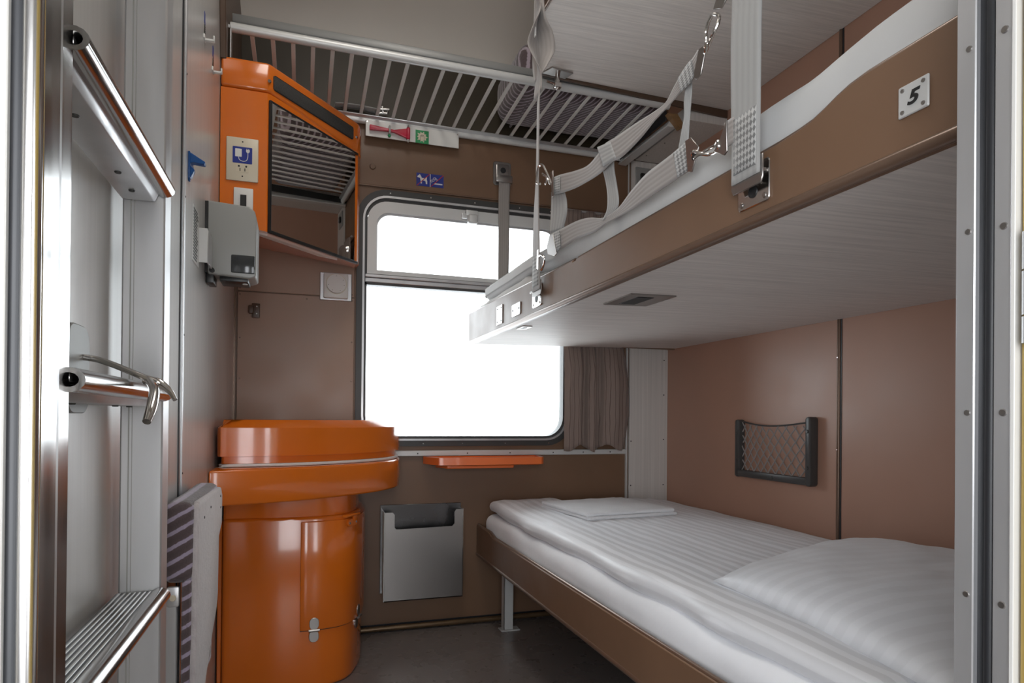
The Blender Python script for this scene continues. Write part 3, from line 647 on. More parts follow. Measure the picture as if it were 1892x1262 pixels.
obj('cigarette_figure', g, 'white', sg)
g = G(); ypl(g, [(.397, 1.635), (.400, 1.635), (.446, 1.680), (.446, 1.6815), (.4435, 1.6815)], ys-.0014); ypl(g, [(.4495, 1.636), (.4525, 1.636), (.498, 1.681), (.498, 1.6825), (.4955, 1.6825)], ys-.0014); obj('red_bars', g, 'sign_red', sg)
# emergency hammer board under the rack
yh = D-.045
hb = thing('hammer_board', 'white board with green broken-glass sign hung below the luggage rack', 'sign', (.38, yh, 1.78))
g = G(); box(g, .2065, .5475, yh, yh+.003, 1.778, 1.834, .0008, 1); obj('board', g, 'white', hb)
g = G(); ypl(g, [(.385, 1.7775), (.434, 1.7775), (.434, 1.825), (.385, 1.825)], yh); obj('green_panel', g, 'green', hb)
st = []
for k in range(20):
    a = 2*PI*k/20; r = (.0215 if k % 4 == 0 else .019) if k % 2 == 0 else .0135; st.append((.4095+r*math.cos(a), 1.801+r*math.sin(a)))
g = ypl(G(), st, yh-.0006); obj('star_figure', g, 'cream', hb)
g = G(); tube(g, spline([(.403, yh-.0015, 1.785), (.402, yh-.0015, 1.797), (.404, yh-.0015, 1.806), (.414, yh-.0015, 1.807), (.417, yh-.0015, 1.797), (.415, yh-.0015, 1.785)], 4), .0006, 5)
for x in (.4065, .4095, .4125): tube(g, [(x, yh-.0015, 1.8065), (x, yh-.0015, 1.801)], .0005, 5)
obj('fist_outline', g, 'hole', hb)
for x in (.212, .5425): screw(hb, (x, yh, 1.829), (0, -1, 0), .003)
hm = thing('emergency_hammer', 'red plastic emergency hammer clipped on the white board under the rack', 'hammer', (.29, yh-.012, 1.79))
def hb_(t): return .0105 if t < .45 else .0105-.005*math.sin((t-.45)/.55*PI*.6) if t < .8 else .008
g = G(); prism(g, [(.219, 1.795), (.219, 1.814), (.285, 1.808), (.305, 1.806), (.348, 1.817), (.352, 1.817), (.352, 1.783), (.347, 1.784), (.305, 1.797), (.285, 1.798)], 'y', yh-.018, yh-.006, .003, 2); obj('handle', g, 'hammer', hm)
g = G(); box(g, .350, .363, yh-.022, yh-.002, 1.778, 1.822, .005, 3); hd = obj('head', g, 'hammer', hm)
for z0, z1 in ((1.820, 1.832), (1.780, 1.768)): lab(obj('tip', cyl(G(), (.3565, yh-.012, z0), (.3565, yh-.012, z1), .006, 12, .001), 'steel', hd), 'steel point')
g = G(); box(g, .286, .293, yh-.022, yh, 1.788, 1.818, .002); cl = obj('retaining_clip', g, 'grey_plastic', hb); g = ball(G(), (.289, yh-.012, 1.784), .006); lab(obj('seal_button', g, 'green', cl), 'green seal')
# window strap
wb = thing('wall_strap', 'grey strap hanging from a steel plate on the wall in front of the window', 'strap', (.728, D-.008, 1.72))
g = G(); prism(g, rrect(.692, .764, 1.672, 1.763, .010, 4), 'y', D-.014, D-.008, .002, 1); pl = obj('wall_plate', g, 'steel', wb)
g = G(); prism(g, rrect(.701, .755, 1.680, 1.752, .006, 3), 'y', D-.022, D-.014, .004, 2); obj('raised_cup', g, 'steel', pl); g = cyl(G(), (.729, D-.022, 1.727), (.729, D-.0235, 1.727), .011, 20); obj('keyhole', g, 'black', pl)
g = G(); box(g, .699, .764, D-.034, D-.022, 1.678, 1.706, .003); obj('strap_keeper', g, 'steel', wb)
g = G(); ribbon(g, [(.711, D-.028, 1.684), (.711, D-.024, 1.60), (.712, D-.024, 1.45), (.712, D-.026, 1.19)], [(.756, D-.028, 1.684), (.755, D-.024, 1.60), (.755, D-.024, 1.45), (.753, D-.026, 1.19)], 6); obj('webbing', g, 'web', wb, solid=.002)
# waste bin
bn = thing('waste_bin', 'flat stainless steel waste bin on the brown wall beneath the window', 'bin', (.425, D, .11))
g = G(); box(g, .276, .578, D-.006, D, .125, .449, .001, 1); obj('back_plate', g, 'dark_steel', bn)
yb = 2.325
g = G(); prism(g, [(.283, .112), (.569, .112), (.569, .434), (.545, .434), (.538, .425), (.538, .382), (.530, .373), (.326, .369), (.319, .376), (.319, .422), (.312, .430), (.283, .430)], 'y', yb, yb+.002); obj('front_panel', g, 'steel', bn)
g = G(); box(g, .281, .2835, yb, D-.006, .112, .432); box(g, .5685, .571, yb, D-.006, .112, .436); box(g, .283, .569, yb, D-.006, .112, .115); obj('side_panels', g, 'polished', bn)
# folding tray table
tr = thing('wall_tray', 'small orange folding tray on the wall below the window', 'tray', (.65, D-.015, .60))
tp = [(.430, 2.384), (.436, 2.345), (.468, 2.282), (.485, 2.277), (.860, 2.277), (.872, 2.290), (.884, 2.384)]
g = G(); n = len(tp); ci = [(.447, 2.380), (.452, 2.348), (.478, 2.294), (.49, 2.289), (.852, 2.289), (.861, 2.299), (.870, 2.380)]
rows = [[g.verts.new((x, y, z)) for x, y in pl] for pl, z in ((ci, .596), (tp, .600), (tp, .6235), (tp, .6265), (ci, .6265), (ci, .618))]
for a, b in zip(rows, rows[1:]):
    for i in range(n): g.faces.new((a[i], a[(i+1) % n], b[(i+1) % n], b[i]))
g.faces.new(rows[0][::-1]); g.faces.new(rows[-1]); obj('tray_top', g, 'orange_light', tr, 30)
g = G(); prism(g, [(.475, 2.384), (.505, 2.31), (.76, 2.31), (.79, 2.384)], 'z', .584, .597, .004, 2); obj('support_bracket', g, 'orange_light', tr)
# heating pipe along the floor
g = G(); tube(g, [(.2, 2.372, .004), (1.28, 2.372, .004)], .0095, 12); o = obj('heating_pipe', g, 'pipe', loc=(.74, 2.372, .004)); tag(o, 'thin brown pipe running along the floor at the foot of window wall', 'pipe')
# curtain
def curtain_sheet():
    g = G(); nx, nz = 96, 50; rows = []
    prof = [(0, 0), (.10, -.020), (.24, -.026), (.30, .012), (.34, .014), (.39, -.016), (.47, -.020), (.53, .010), (.58, .012), (.63, -.018), (.78, -.030), (.92, -.022), (1, .004)]
    def fold(q):
        for (a, u), (b, w) in zip(prof, prof[1:]):
            if q <= b: t = (q-a)/(b-a); t = t*t*(3-2*t); return u+(w-u)*t
        return prof[-1][1]
    for j in range(nz+1):
        t = j/nz; z = 1.600-(1.600-.655)*t; row = []
        lo = max(0, min(1, (t-.56)/.12)); bulge = math.sin(min(1, max(0, (t-.55)/.45))*PI*.75)
        for i in range(nx+1):
            q = i/nx; x = .982+q*(.262+.026*bulge*q-.018*max(0, t-.86)/.14*q)+.004*hsh(q*4, t*3, 8)
            f = fold(q+.012*math.sin(t*9)); y = 2.366+f*(.45+.55*lo)-.012*lo+.003*hsh(q*7, t*6, 1)
            zz = z-(.010*math.cos(q*2*PI*2.1)+.006*math.sin(q*17))*t**8
            row.append(g.verts.new((x, y, zz)))
        rows.append(row)
    for j in range(nz):
        for i in range(nx): g.faces.new((rows[j][i], rows[j][i+1], rows[j+1][i+1], rows[j+1][i]))
    return g
cu = thing('curtain', 'short grey-brown curtain gathered at the right side of the window', 'curtain', (1.12, 2.36, 1.6))
obj('cloth', curtain_sheet(), 'curtain', cu, 180, solid=.0015)
g = G(); tube(g, [(.975, 2.37, 1.601), (1.27, 2.37, 1.601)], .005, 10); obj('curtain_rail', g, 'alu', cu)

# ------------------------------------------------------------------ luggage rack
rk = thing('luggage_rack', 'aluminium luggage rack of narrow slats above the window', 'rack', (.5, 2.2, 1.85))
g = G(); tube(g, [(-.203, 1.985, 1.874), (1.215, 1.985, 1.874)], .0135, 18); fr = obj('front_rail', g, 'alu_white', rk)
g = G(); prism(g, [(1.984, 1.884), (1.974, 1.888), (1.976, 1.910), (1.988, 1.913), (2.004, 1.907), (2.0, 1.884)], 'x', -.198, 1.215, .001, 1); lab(obj('rail_flange', g, 'dull_alu', fr), 'dull grey upper flange')
g = G(); box(g, -.218, -.203, 1.98, 1.992, 1.869, 1.879, .001, 1); obj('rail_pin', g, 'alu', fr)
g = G(); tube(g, [(-.203, 2.372, 1.838), (1.255, 2.372, 1.838)], .0115, 16); rr = obj('rear_rail', g, 'alu_white', rk)
g = G(); prism(g, [(2.352, 1.850), (2.352, 1.853), (2.392, 1.864), (2.392, 1.840), (2.372, 1.838)], 'x', -.203, 1.255, .001, 1); obj('rail_flange', g, 'alu', rr)
sl0 = None
for k in range(24):
    x = -.148+.0563*k
    if sl0 is None:
        g = G(); prism(g, [(1.985, 1.870), (2.37, 1.853), (2.37, 1.858), (1.985, 1.875)], 'x', x-.0060, x+.0060, .001, 1); sl0 = obj('slat', g, 'white', rk)
    else:
        o = sl0.copy(); COL.objects.link(o); o.parent = rk; o.location = sl0.location+Vector((.0563*k, 0, 0))
g = G(); prism(g, [(1.94, 1.76), (2.385, 1.76), (2.385, 2.12), (2.20, 2.2), (1.92, 2.2), (1.90, 1.95)], 'x', W, W+.016, .002, 1); lab(obj('end_plate', g, 'brown_dark', rk), 'dark end plate')
g = G(); box(g, -.204, -.200, 1.975, 2.0, 1.76, 1.866, .001, 1); obj('stay_wire', g, 'alu', rk)
# right-hand carrier arm with its aluminium channel and wooden end block
g = G(); prism(g, [(2.015, 1.872), (2.388, 1.856), (2.388, 1.828), (2.015, 1.838)], 'x', 1.222, 1.226, .001, 1); ar = obj('carrier_arm', g, 'dark_metal', rk)
g = G(); box(g, 1.226, 1.262, 2.01, 2.386, 1.816, 1.822, .001, 1); prism(g, [(1.226, 1.822), (1.236, 1.838), (1.242, 1.838), (1.262, 1.822)], 'y', 2.01, 2.386); obj('channel', g, 'alu_white', ar)
g = G(); prism(g, [(1.215, 1.852), (1.266, 1.803), (1.285, 1.815), (1.255, 1.855)], 'y', 1.99, 2.012, .001, 1); lab(obj('end_block', g, 'gold', ar), 'brown end block')
# striped cushion lying on the rack, folded strap beside it
def cushfn(p, n):
    k = .012*hsh(p.x*5, p.y*5, p.z*5); return Vector((p.x+n.x*k, p.y+n.y*k, p.z+n.z*max(0, k)))
cs = thing('striped_bolster', 'plum bolster cushion with pale stripes lying on the luggage rack', 'cushion', (.95, 2.18, 1.876))
g = G(); rbox(g, .685, 1.27, 2.03, 2.355, 1.878, 2.05, .055, 14, 10, 6, cushfn); obj('cushion_body', g, 'plush', cs, 180)
g = G(); tube(g, spline([(.745, 2.045, 1.884), (.742, 2.2, 1.8765), (.745, 2.345, 1.884)], 6), .004, 8); obj('piping_seam', g, 'plush_seat', cs)
sp = thing('luggage_strap', 'folded white strap with metal buckle lying at the rear of the rack', 'strap', (.22, 2.35, 1.87))
g = G(); ribbon(g, [(.10, 2.33, 1.868), (.17, 2.335, 1.874), (.245, 2.33, 1.868)], [(.10, 2.385, 1.875), (.17, 2.385, 1.882), (.245, 2.385, 1.872)], 4); obj('webbing', g, 'web_light', sp, solid=.003)
g = G(); tube(g, [(.245, 2.34, 1.873), (.285, 2.34, 1.876), (.285, 2.375, 1.878), (.245, 2.375, 1.873)], .004, 8, True); tube(g, [(.262, 2.335, 1.88), (.272, 2.378, 1.88)], .003, 8); obj('buckle', g, 'chrome', sp)

# ------------------------------------------------------------------ lower bunk
lb = thing('lower_bunk', 'brown lower bunk frame with grey leg along the right wall', 'bunk', (1.0, 1.4, FZ))
g = G(); prism(g, [(2.392, .252), (2.392, .362), (2.24, .362), (2.215, .358), (2.19, .352), (2.16, .3495), (.46, .3495), (.46, .252)], 'x', .640, .658, .002, 1); obj('front_board', g, 'brown', lb)
g = G(); tube(g, [(.646, .46, .252), (.646, 2.392, .252)], .0085, 12); obj('lower_bead', g, 'bead', lb)
g = G(); tube(g, [(.648, .46, .350), (.648, 2.155, .350), (.648, 2.185, .353), (.648, 2.22, .360), (.648, 2.392, .3625)], .0050, 10); obj('upper_bead', g, 'bead', lb)
g = G(); box(g, .658, 1.4655, .46, 2.386, .27, .30); obj('base_panel', g, 'brown_dark', lb)
for y in (2.254, .60):
    g = G(); box(g, .709, .745, y, y+.004, FZ+.006, .27, .001, 1); box(g, .709, .713, y, y+.03, FZ+.006, .27, .001, 1); lg = obj('leg', g, 'alu_white', lb); g = G(); box(g, .700, .772, y-.002, y+.04, FZ, FZ+.005, .001, 1); obj('foot_plate', g, 'alu_white', lg)
# mattress in its sheet
def wr(a, s):
    def f(p, n):
        k = a*(hsh(p.x*s, p.y*s*.55, p.z*s)+.5*hsh(p.x*s*2.3, p.y*s*1.1, p.z*s*2.3+4)); return p+n*k
    return f
g = G(); rbox(g, .664, 1.460, .47, 2.378, .302, .408, .035, 26, 60, 4, wr(.006, 9)); o = obj('mattress', g, 'sheet_low', loc=(1.06, 1.42, .302), sharp=180); tag(o, 'white sheeted mattress on the lower bunk, under the duvet', 'mattress')
def duv(p, n):
    top = max(0, n.z)
    k = .006*hsh(p.x*7, p.y*4, 2)+.0035*math.sin(p.x*70+2.5*hsh(p.x*2, p.y*3, 0))*.35*top+.0025*hsh(p.x*22, p.y*12, 1)
    q = p+n*k
    q.z += .010*math.exp(-((p.y-2.30)/.12)**2)*(p.x < .95)
    if p.x > 1.25: q.z -= .020*((p.x-1.25)/.21)**1.5
    q.z -= .008*max(0, (1.7-p.y))*top*.8
    if p.x < .75: q.x += .012*hsh(p.y*5, 3, 7)
    return q
g = G(); rbox(g, .676, 1.464, .62, 2.372, .404, .452, .024, 40, 90, 3, duv); o = obj('duvet', g, 'duvet', loc=(1.06, 1.42, .404), sharp=180); tag(o, 'white satin-striped duvet spread over the lower bunk', 'duvet')
# pillow
def pillow_mesh(A, B, C, Dp, zc, T, dy):
    g = G(); n = 36; A, B, C, Dp = map(Vector, (A, B, C, Dp)); top, bot = {}, {}
    for i in range(n+1):
        for j in range(n+1):
            u, v = i/n, j/n; p = (A*(1-u)+B*u)*(1-v)+(Dp*(1-u)+C*u)*v
            a, b = abs(2*u-1), abs(2*v-1)
            t = max(0, (1-a**2.6)*(1-b**2.6))**.5
            pin = .045*((a*a)*(1-b**2)+(b*b)*(1-a**2)); ctr = (A+B+C+Dp)/4; p = p+(ctr-p)*pin
            wv = 1+.10*hsh(u*4, v*4, 3)
            edge = .010*(1-t)
            top[i, j] = g.verts.new((p.x, p.y, zc(p)+T*t*wv+edge*.4+.004*hsh(u*9+v*3, v*6, 9)*t+.003*hsh(u*3, v*14, 4)*t))
            bot[i, j] = top[i, j] if i in (0, n) or j in (0, n) else g.verts.new((p.x, p.y, zc(p)-.012*t))
    for i in range(n):
        for j in range(n):
            g.faces.new((top[i, j], top[i+1, j], top[i+1, j+1], top[i, j+1]))
            q = (bot[i, j], bot[i, j+1], bot[i+1, j+1], bot[i+1, j])
            if len(set(q)) >= 3: g.faces.new(q)
    return g
g = pillow_mesh((.792, 1.115, 0), (1.40, 1.36, 0), (1.445, .62, 0), (.725, .545, 0), lambda p: .4455-.006*max(0, 1.3-p.y), .075, 0); o = obj('pillow', g, 'pillow', loc=(1.1, .95, .44), sharp=180); tag(o, 'white striped pillow at the near end of lower bunk', 'pillow')
# towel
tw = thing('folded_towel', 'folded white towel lying on the duvet at the window end', 'towel', (1.01, 2.02, .455))
ang = math.radians(8)
def place_towel(g):
    bmesh.ops.translate(g, verts=g.verts, vec=(-.99, -2.02, 0)); bmesh.ops.rotate(g, verts=g.verts, cent=(0, 0, 0), matrix=Matrix.Rotation(math.radians(6), 3, 'Z')); bmesh.ops.translate(g, verts=g.verts, vec=(1.01, 2.025, 0)); return g
g = G(); rbox(g, .815, 1.165, 1.86, 2.185, .452, .464, .0058, 20, 18, 2, wr(.0012, 20)); obj('lower_fold', place_towel(g), 'towel', tw, 180)
g = G(); rbox(g, .813, 1.155, 1.863, 2.18, .4635, .476, .0060, 20, 18, 2, wr(.0016, 18)); obj('upper_fold', place_towel(g), 'towel', tw, 180)
# net pocket on the wall
nt = thing('net_pocket', 'anthracite framed elastic net pocket on the brown right wall', 'net pocket', (RW, 1.73, .58))
g = G(); prism(g, rrect(1.885, 1.911, .575, .774, .010, 5), 'x', RW-.024, RW, .004, 2); fl = obj('side_bar', g, 'net_plastic', nt)
g = G(); prism(g, rrect(1.549, 1.573, .575, .784, .010, 5), 'x', RW-.030, RW, .005, 2); obj('side_bar', g, 'net_plastic', nt)
g = G(); box(g, RW-.026, RW, 1.565, 1.893, .577, .600, .004); obj('bottom_bar', g, 'net_plastic', nt)
for y, z in ((1.897, .73), (1.897, .635), (1.562, .74), (1.562, .63)): screw(nt, (RW-.025-(.006 if y < 1.7 else 0), y, z), (-1, 0, 0), .006, 'net_plastic', 'bolt')
screw(nt, (RW-.026, 1.72, .588), (-1, 0, 0), .007, 'net_plastic', 'bolt')
g = G(); Y0, Y1, Z0, Z1 = 1.572, 1.886, .598, .768
def netx(y, z): s = (y-Y0)/(Y1-Y0); t = (z-Z0)/(Z1-Z0); return RW-.012-.016*math.sin(PI*s)*(.4+.6*t)
def topz(y): s = (y-Y0)/(Y1-Y0); return Z1-.014*math.sin(PI*s)
nd = 9
for dirn in (1, -1):
    for k in range(-6, nd+7):
        path = []; y = Y0+(Y1-Y0)*k/nd
        for q in range(15):
            z = Z0+(Z1-Z0)*q/14; yy = y+dirn*(Z1-Z0)*.82*q/14
            if Y0 <= yy <= Y1 and z <= topz(yy)+.001: path.append((netx(yy, z)+dirn*.0006, yy+.0012*math.sin(q*2.1+k), z))
        if len(path) > 2: tube(g, path, .0020, 6)
obj('net', g, 'web', nt)
g = G(); tube(g, [(netx(Y0+(Y1-Y0)*i/14, topz(Y0+(Y1-Y0)*i/14)), Y0+(Y1-Y0)*i/14, topz(Y0+(Y1-Y0)*i/14)) for i in range(15)], .0026, 8); obj('elastic_cord', g, 'net_plastic', nt)

# ------------------------------------------------------------------ middle bunk
BX = .590                                                         # its front face
def under(x): return 1.047+(x-.59)*.0205
mb = thing('middle_bunk', 'brown-edged fold-down middle bunk with pale underside and number plate', 'bunk', (1.0, 1.4, 1.05))
g = G(); pts = [(BX+.004, .425), (BX+.004, 2.345), (RW-.002, 2.345), (RW-.002, .425)]
lo = [g.verts.new((x, y, under(x))) for x, y in pts]; hi = [g.verts.new((x, y, under(x)+.030)) for x, y in pts]
g.faces.new(lo); g.faces.new(hi[::-1])
for i in range(4): g.faces.new((lo[i], hi[i], hi[(i+1) % 4], lo[(i+1) % 4]))
obj('underside_panel', g, 'grain_x', mb)
fb = [(2.347, 1.046), (2.347, 1.160), (1.376, 1.138), (1.372, 1.134), (1.356, 1.134), (1.352, 1.138), (.700, 1.1375), (.665, 1.139), (.640, 1.1415), (.620, 1.147), (.602, 1.153), (.584, 1.1575), (.56, 1.160), (.425, 1.161), (.425, 1.046)]
g = G(); prism(g, fb, 'x', BX, BX+.020, .0015, 1); obj('front_board', g, 'brown', mb)
g = G(); tube(g, [(BX+.002, .425, 1.050), (BX+.002, 2.347, 1.050)], .0075, 12); obj('lower_bead', g, 'bead', mb)
def edge(pts, r): g = G(); tube(g, [(BX+.010, y, z+.001) for y, z in pts], r, 10); return g
obj('upper_bead', edge(fb[4:14][1:], .0060), 'bead', mb); obj('upper_bead', edge([fb[1], fb[2]], .0060), 'bead', mb)
g = G(); box(g, BX+.004, RW-.004, 2.33, 2.347, 1.06, 1.11); obj('end_board', g, 'brown', mb)
# fittings on the front board
def yzplate(y0, y1, z0, z1, r, x0, x1, bev=.001): return prism(G(), rrect(y0, y1, z0, z1, r, 4), 'x', x0, x1, bev, 1)
a = obj('cover_plate', yzplate(1.911, 1.975, 1.067, 1.126, .002, BX-.003, BX), 'steel', mb)
for y in (1.922, 1.964):
    for z in (1.076, 1.117): screw(a, (BX-.003, y, z), (-1, 0, 0), .003, 'hole')
a = obj('cover_plate', yzplate(1.739, 1.817, 1.070, 1.106, .004, BX-.003, BX), 'steel', mb)
for y in (1.750, 1.806): screw(a, (BX-.003, y, 1.088), (-1, 0, 0), .003, 'hole')
num = obj('number_plate', yzplate(.4800, .5145, 1.088, 1.1205, .0015, BX-.003, BX), 'alu_white', mb)
for y in (.4855, .509):
    for z in (1.093, 1.1155): screw(num, (BX-.003, y, z), (-1, 0, 0), .0026, 'steel')
fc = bpy.data.curves.new('number', 'FONT'); fc.body = '5'; fc.size = .0195; fc.align_x = 'CENTER'; fc.align_y = 'CENTER'; fc.extrude = .0004; fc.offset = .0006; fc.shear = .25; fc.materials.append(M['black'])
fo = bpy.data.objects.new('number_text', fc); fm = bpy.data.meshes.new_from_object(fo); bpy.data.objects.remove(fo); fm.materials.clear(); fm.materials.append(M['black']); fo = bpy.data.objects.new('number', fm); COL.objects.link(fo); fo.parent = num; fo.location = Vector((BX-.0034, .4975, 1.1038))-origin_of(num); fo.rotation_euler = (PI/2, 0, -PI/2); fo.scale = (1.25, 1, 1)
# recessed latches underneath
def flat(x0, x1, y0, y1, dz, th=.003):
    g = G(); pts = [(x0, y0), (x1, y0), (x1, y1), (x0, y1)]
    lo = [g.verts.new((x, y, under(x)+dz-th)) for x, y in pts]; hi = [g.verts.new((x, y, under(x)+dz)) for x, y in pts]
    g.faces.new(lo); g.faces.new(hi[::-1])
    for i in range(4): g.faces.new((lo[i], hi[i], hi[(i+1) % 4], lo[(i+1) % 4]))
    return g
a = obj('latch_plate', flat(.682, .796, 1.262, 1.398, 0), 'steel', mb); obj('latch_slot', flat(.712, .752, 1.285, 1.375, -.003, .001), 'black', a)
a = obj('latch_plate', flat(.622, .652, 1.815, 1.875, 0), 'steel', mb); obj('latch_slot', flat(.630, .642, 1.83, 1.86, -.003, .001), 'black', a)
# belt brackets on the front board
for y0, y1 in ((.709, .774), (1.570, 1.638)):
    a = obj('belt_bracket', yzplate(y0, y1, 1.068, 1.126, .006, BX-.003, BX), 'chrome', mb)
    for y in (y0+.009, y1-.009): screw(a, (BX-.003, y, 1.076), (-1, 0, 0), .0042, 'steel')
    ym = (y0+y1)/2
    g = cyl(G(), (BX-.003, ym, 1.088), (BX-.0042, ym, 1.088), .0085, 18); box(g, BX-.0042, BX-.003, ym-.004, ym+.004, 1.088, 1.112); obj('keyhole', g, 'black', a)
    g = cyl(G(), (BX-.003, ym, 1.102), (BX-.012, ym, 1.102), .0045, 14); box(g, BX-.012, BX-.003, y0+.004, y1-.004, 1.106, 1.112, .001, 1); obj('stud', g, 'steel', a)
# bedding of the middle bunk
def mm(p, n):
    q = p+n*(.003*hsh(p.x*9, p.y*7, 1)+.003*hsh(p.x*22, p.y*16, p.z*20)*(p.y > 1.4)); t = max(0, min(1, (1.75-p.y)/.5)); q.x += .020*t*(n.x < -.2); q.z -= .050*t*(n.z > -.2); return q
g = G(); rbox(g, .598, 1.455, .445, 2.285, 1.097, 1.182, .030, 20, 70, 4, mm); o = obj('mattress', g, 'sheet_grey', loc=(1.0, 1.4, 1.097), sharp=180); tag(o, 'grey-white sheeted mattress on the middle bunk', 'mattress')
def dm(p, n):
    q = p+n*(.003*hsh(p.x*9, p.y*6, 5)+.002*hsh(p.x*20, p.y*14, 6))
    if p.y < .66 and n.z > .3: q.z += .012*min(1, (.66-p.y)/.1)
    t = max(0, min(1, (p.y-1.30)/.4))
    q.z += .020*t
    if n.z < .2: q.z += .036*t*(1 if n.z < -.2 else .5)
    return q
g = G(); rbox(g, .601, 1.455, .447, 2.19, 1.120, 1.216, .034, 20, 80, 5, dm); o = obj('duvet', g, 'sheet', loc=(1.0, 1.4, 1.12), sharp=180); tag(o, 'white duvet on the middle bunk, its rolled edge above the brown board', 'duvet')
# suspension belts
BXs = .574
def belt(y0, y1, ztop, label, name='suspension_belt', twist_=0, wm='web_light'):
    t = thing(name, label, 'belt', (BXs, (y0+y1)/2, 1.11), 'bunk suspension belts')
    a = obj('buckle', prism(G(), [(y0, 1.098), (y0+.004, 1.090), (y1-.004, 1.090), (y1, 1.098), (y1, 1.128), (y0, 1.128)], 'x', BX-.0145, BX-.012, .0008, 1), 'steel', t)
    g = G(); ribbon(g, [(BXs, y0+.004, 1.104), (BXs, y0+.004, 1.15), (BXs-.001-.5*twist_, y0+.002, 1.30), (BXs+.001-.9*twist_, y0+.002, 1.42), (BXs+.002-twist_, y0+.001, ztop)], [(BXs, y1-.004, 1.104), (BXs, y1-.004, 1.15), (BXs-.001+.5*twist_, y1-.002, 1.30), (BXs+.001+.9*twist_, y1-.002, 1.42), (BXs+.002+twist_, y1-.001, ztop)], 8); obj('webbing', g, wm, t, solid=.0022)
    g = G(); ribbon(g, [(BXs-.0018, y0+.010, 1.116), (BXs-.0018, y0+.009, 1.195)], [(BXs-.0018, y1-.010, 1.116), (BXs-.0018, y1-.009, 1.195)], 4); lab(obj('stitched_patch', g, 'stitch', t, solid=.001), 'cross-stitched patch')
    return t
nb = belt(.708, .774, 1.93, 'broad grey belt hung at the near end of the middle bunk')
fbelt = belt(1.540, 1.604, 1.62, 'narrow-looking grey belt with twisted loops near the window end', twist_=.0085, wm='web')
# twisted upper loops of the far belt
def twist(cx, pts):   # pts: (x, y, z, half-width vector angle)
    A, B = [], []
    for x, y, z, a in pts:
        w = Vector((math.sin(a)*.031, math.cos(a)*.031, 0)); A.append(Vector((x, y, z))-w); B.append(Vector((x, y, z))+w)
    return A, B
A, B = twist(0, [(BXs, 1.572, 1.61, 0), (BXs+.001, 1.572, 1.66, .15), (BXs-.004, 1.572, 1.70, .7), (BXs-.010, 1.572, 1.735, .95), (BXs-.006, 1.575, 1.78, .5), (BXs, 1.575, 1.83, .1), (BXs-.008, 1.575, 1.87, .7), (BXs-.014, 1.575, 1.91, 1.0), (BXs-.008, 1.575, 1.96, .6)])
g = ribbon(G(), A, B, 6); obj('twisted_loop', g, 'web', fbelt, solid=.002)
A, B = twist(0, [(BXs+.004, 1.578, 1.66, 0), (BXs+.012, 1.578, 1.70, -.5), (BXs+.018, 1.578, 1.735, -.9), (BXs+.014, 1.578, 1.775, -.6), (BXs+.004, 1.578, 1.82, -.1), (BXs+.004, 1.578, 1.96, 0)])
g = ribbon(G(), A, B, 6); obj('twisted_loop', g, 'web', fbelt, solid=.002)
g = G(); box(g, BXs-.014, BXs-.010, 1.56, 1.575, 1.758, 1.782, .001, 1); obj('strap_tag', g, 'white', fbelt)

# safety net of straps between the two belts
sn = thing('safety_net', 'slack safety net of pale straps with metal clips along the middle bunk edge', 'safety net', (.58, 1.15, 1.2))
def strap(name, A, B, m='web_light', th=.002, nw=6): return obj(name, ribbon(G(), A, B, nw), m, sn, 60, solid=th)
strap('upper_strap', [(0.5820, 1.4711, 1.3646), (0.5840, 1.4272, 1.3559), (0.5880, 1.3589, 1.3396), (0.5860, 1.2837, 1.3240), (0.5800, 1.2224, 1.3232), (0.5760, 1.1791, 1.3279), (0.5740, 1.1233, 1.3199), (0.5740, 1.0487, 1.3130), (0.5760, 0.9910, 1.3073), (0.5800, 0.9572, 1.3093), (0.5800, 0.9307, 1.3240), (0.5780, 0.9022, 1.3343), (0.5760, 0.8720, 1.3390), (0.5750, 0.8561, 1.3438)],
 [(0.5820, 1.4845, 1.3252), (0.5840, 1.4330, 1.3125), (0.5880, 1.3580, 1.2996), (0.5860, 1.2718, 1.2880), (0.5800, 1.2012, 1.2795), (0.5760, 1.1495, 1.2796), (0.5740, 1.1003, 1.2724), (0.5740, 1.0323, 1.2786), (0.5760, 0.9817, 1.2919), (0.5800, 0.9469, 1.3000), (0.5800, 0.9143, 1.3054), (0.5780, 0.8865, 1.3039), (0.5760, 0.8658, 1.3087), (0.5750, 0.8529, 1.3170)], 'web')
strap('lower_strap', [(0.5800, 1.4918, 1.2292), (0.5830, 1.4320, 1.2252), (0.5880, 1.3411, 1.2204), (0.5880, 1.2718, 1.2075), (0.5860, 1.2017, 1.1868), (0.5840, 1.1335, 1.1858), (0.5800, 1.0783, 1.1978), (0.5780, 1.0171, 1.2093), (0.5760, 0.9629, 1.2100), (0.5760, 0.9259, 1.2113), (0.5760, 0.8853, 1.2153)],
 [(0.5800, 1.4723, 1.1749), (0.5830, 1.4041, 1.1768), (0.5880, 1.3403, 1.1797), (0.5880, 1.2548, 1.1702), (0.5860, 1.1866, 1.1714), (0.5840, 1.1264, 1.1678), (0.5800, 1.0673, 1.1631), (0.5780, 1.0107, 1.1638), (0.5760, 0.9622, 1.1637), (0.5760, 0.9220, 1.1645), (0.5760, 0.8712, 1.1664)], 'web')
strap('cross_strap', [(0.5850, 1.4960, 1.3360), (0.5850, 1.4954, 1.3088), (0.5850, 1.4983, 1.2760), (0.5850, 1.5047, 1.2345)], [(0.5920, 1.4288, 1.3160), (0.5920, 1.4149, 1.2882), (0.5920, 1.4142, 1.2585), (0.5920, 1.4369, 1.2274)])
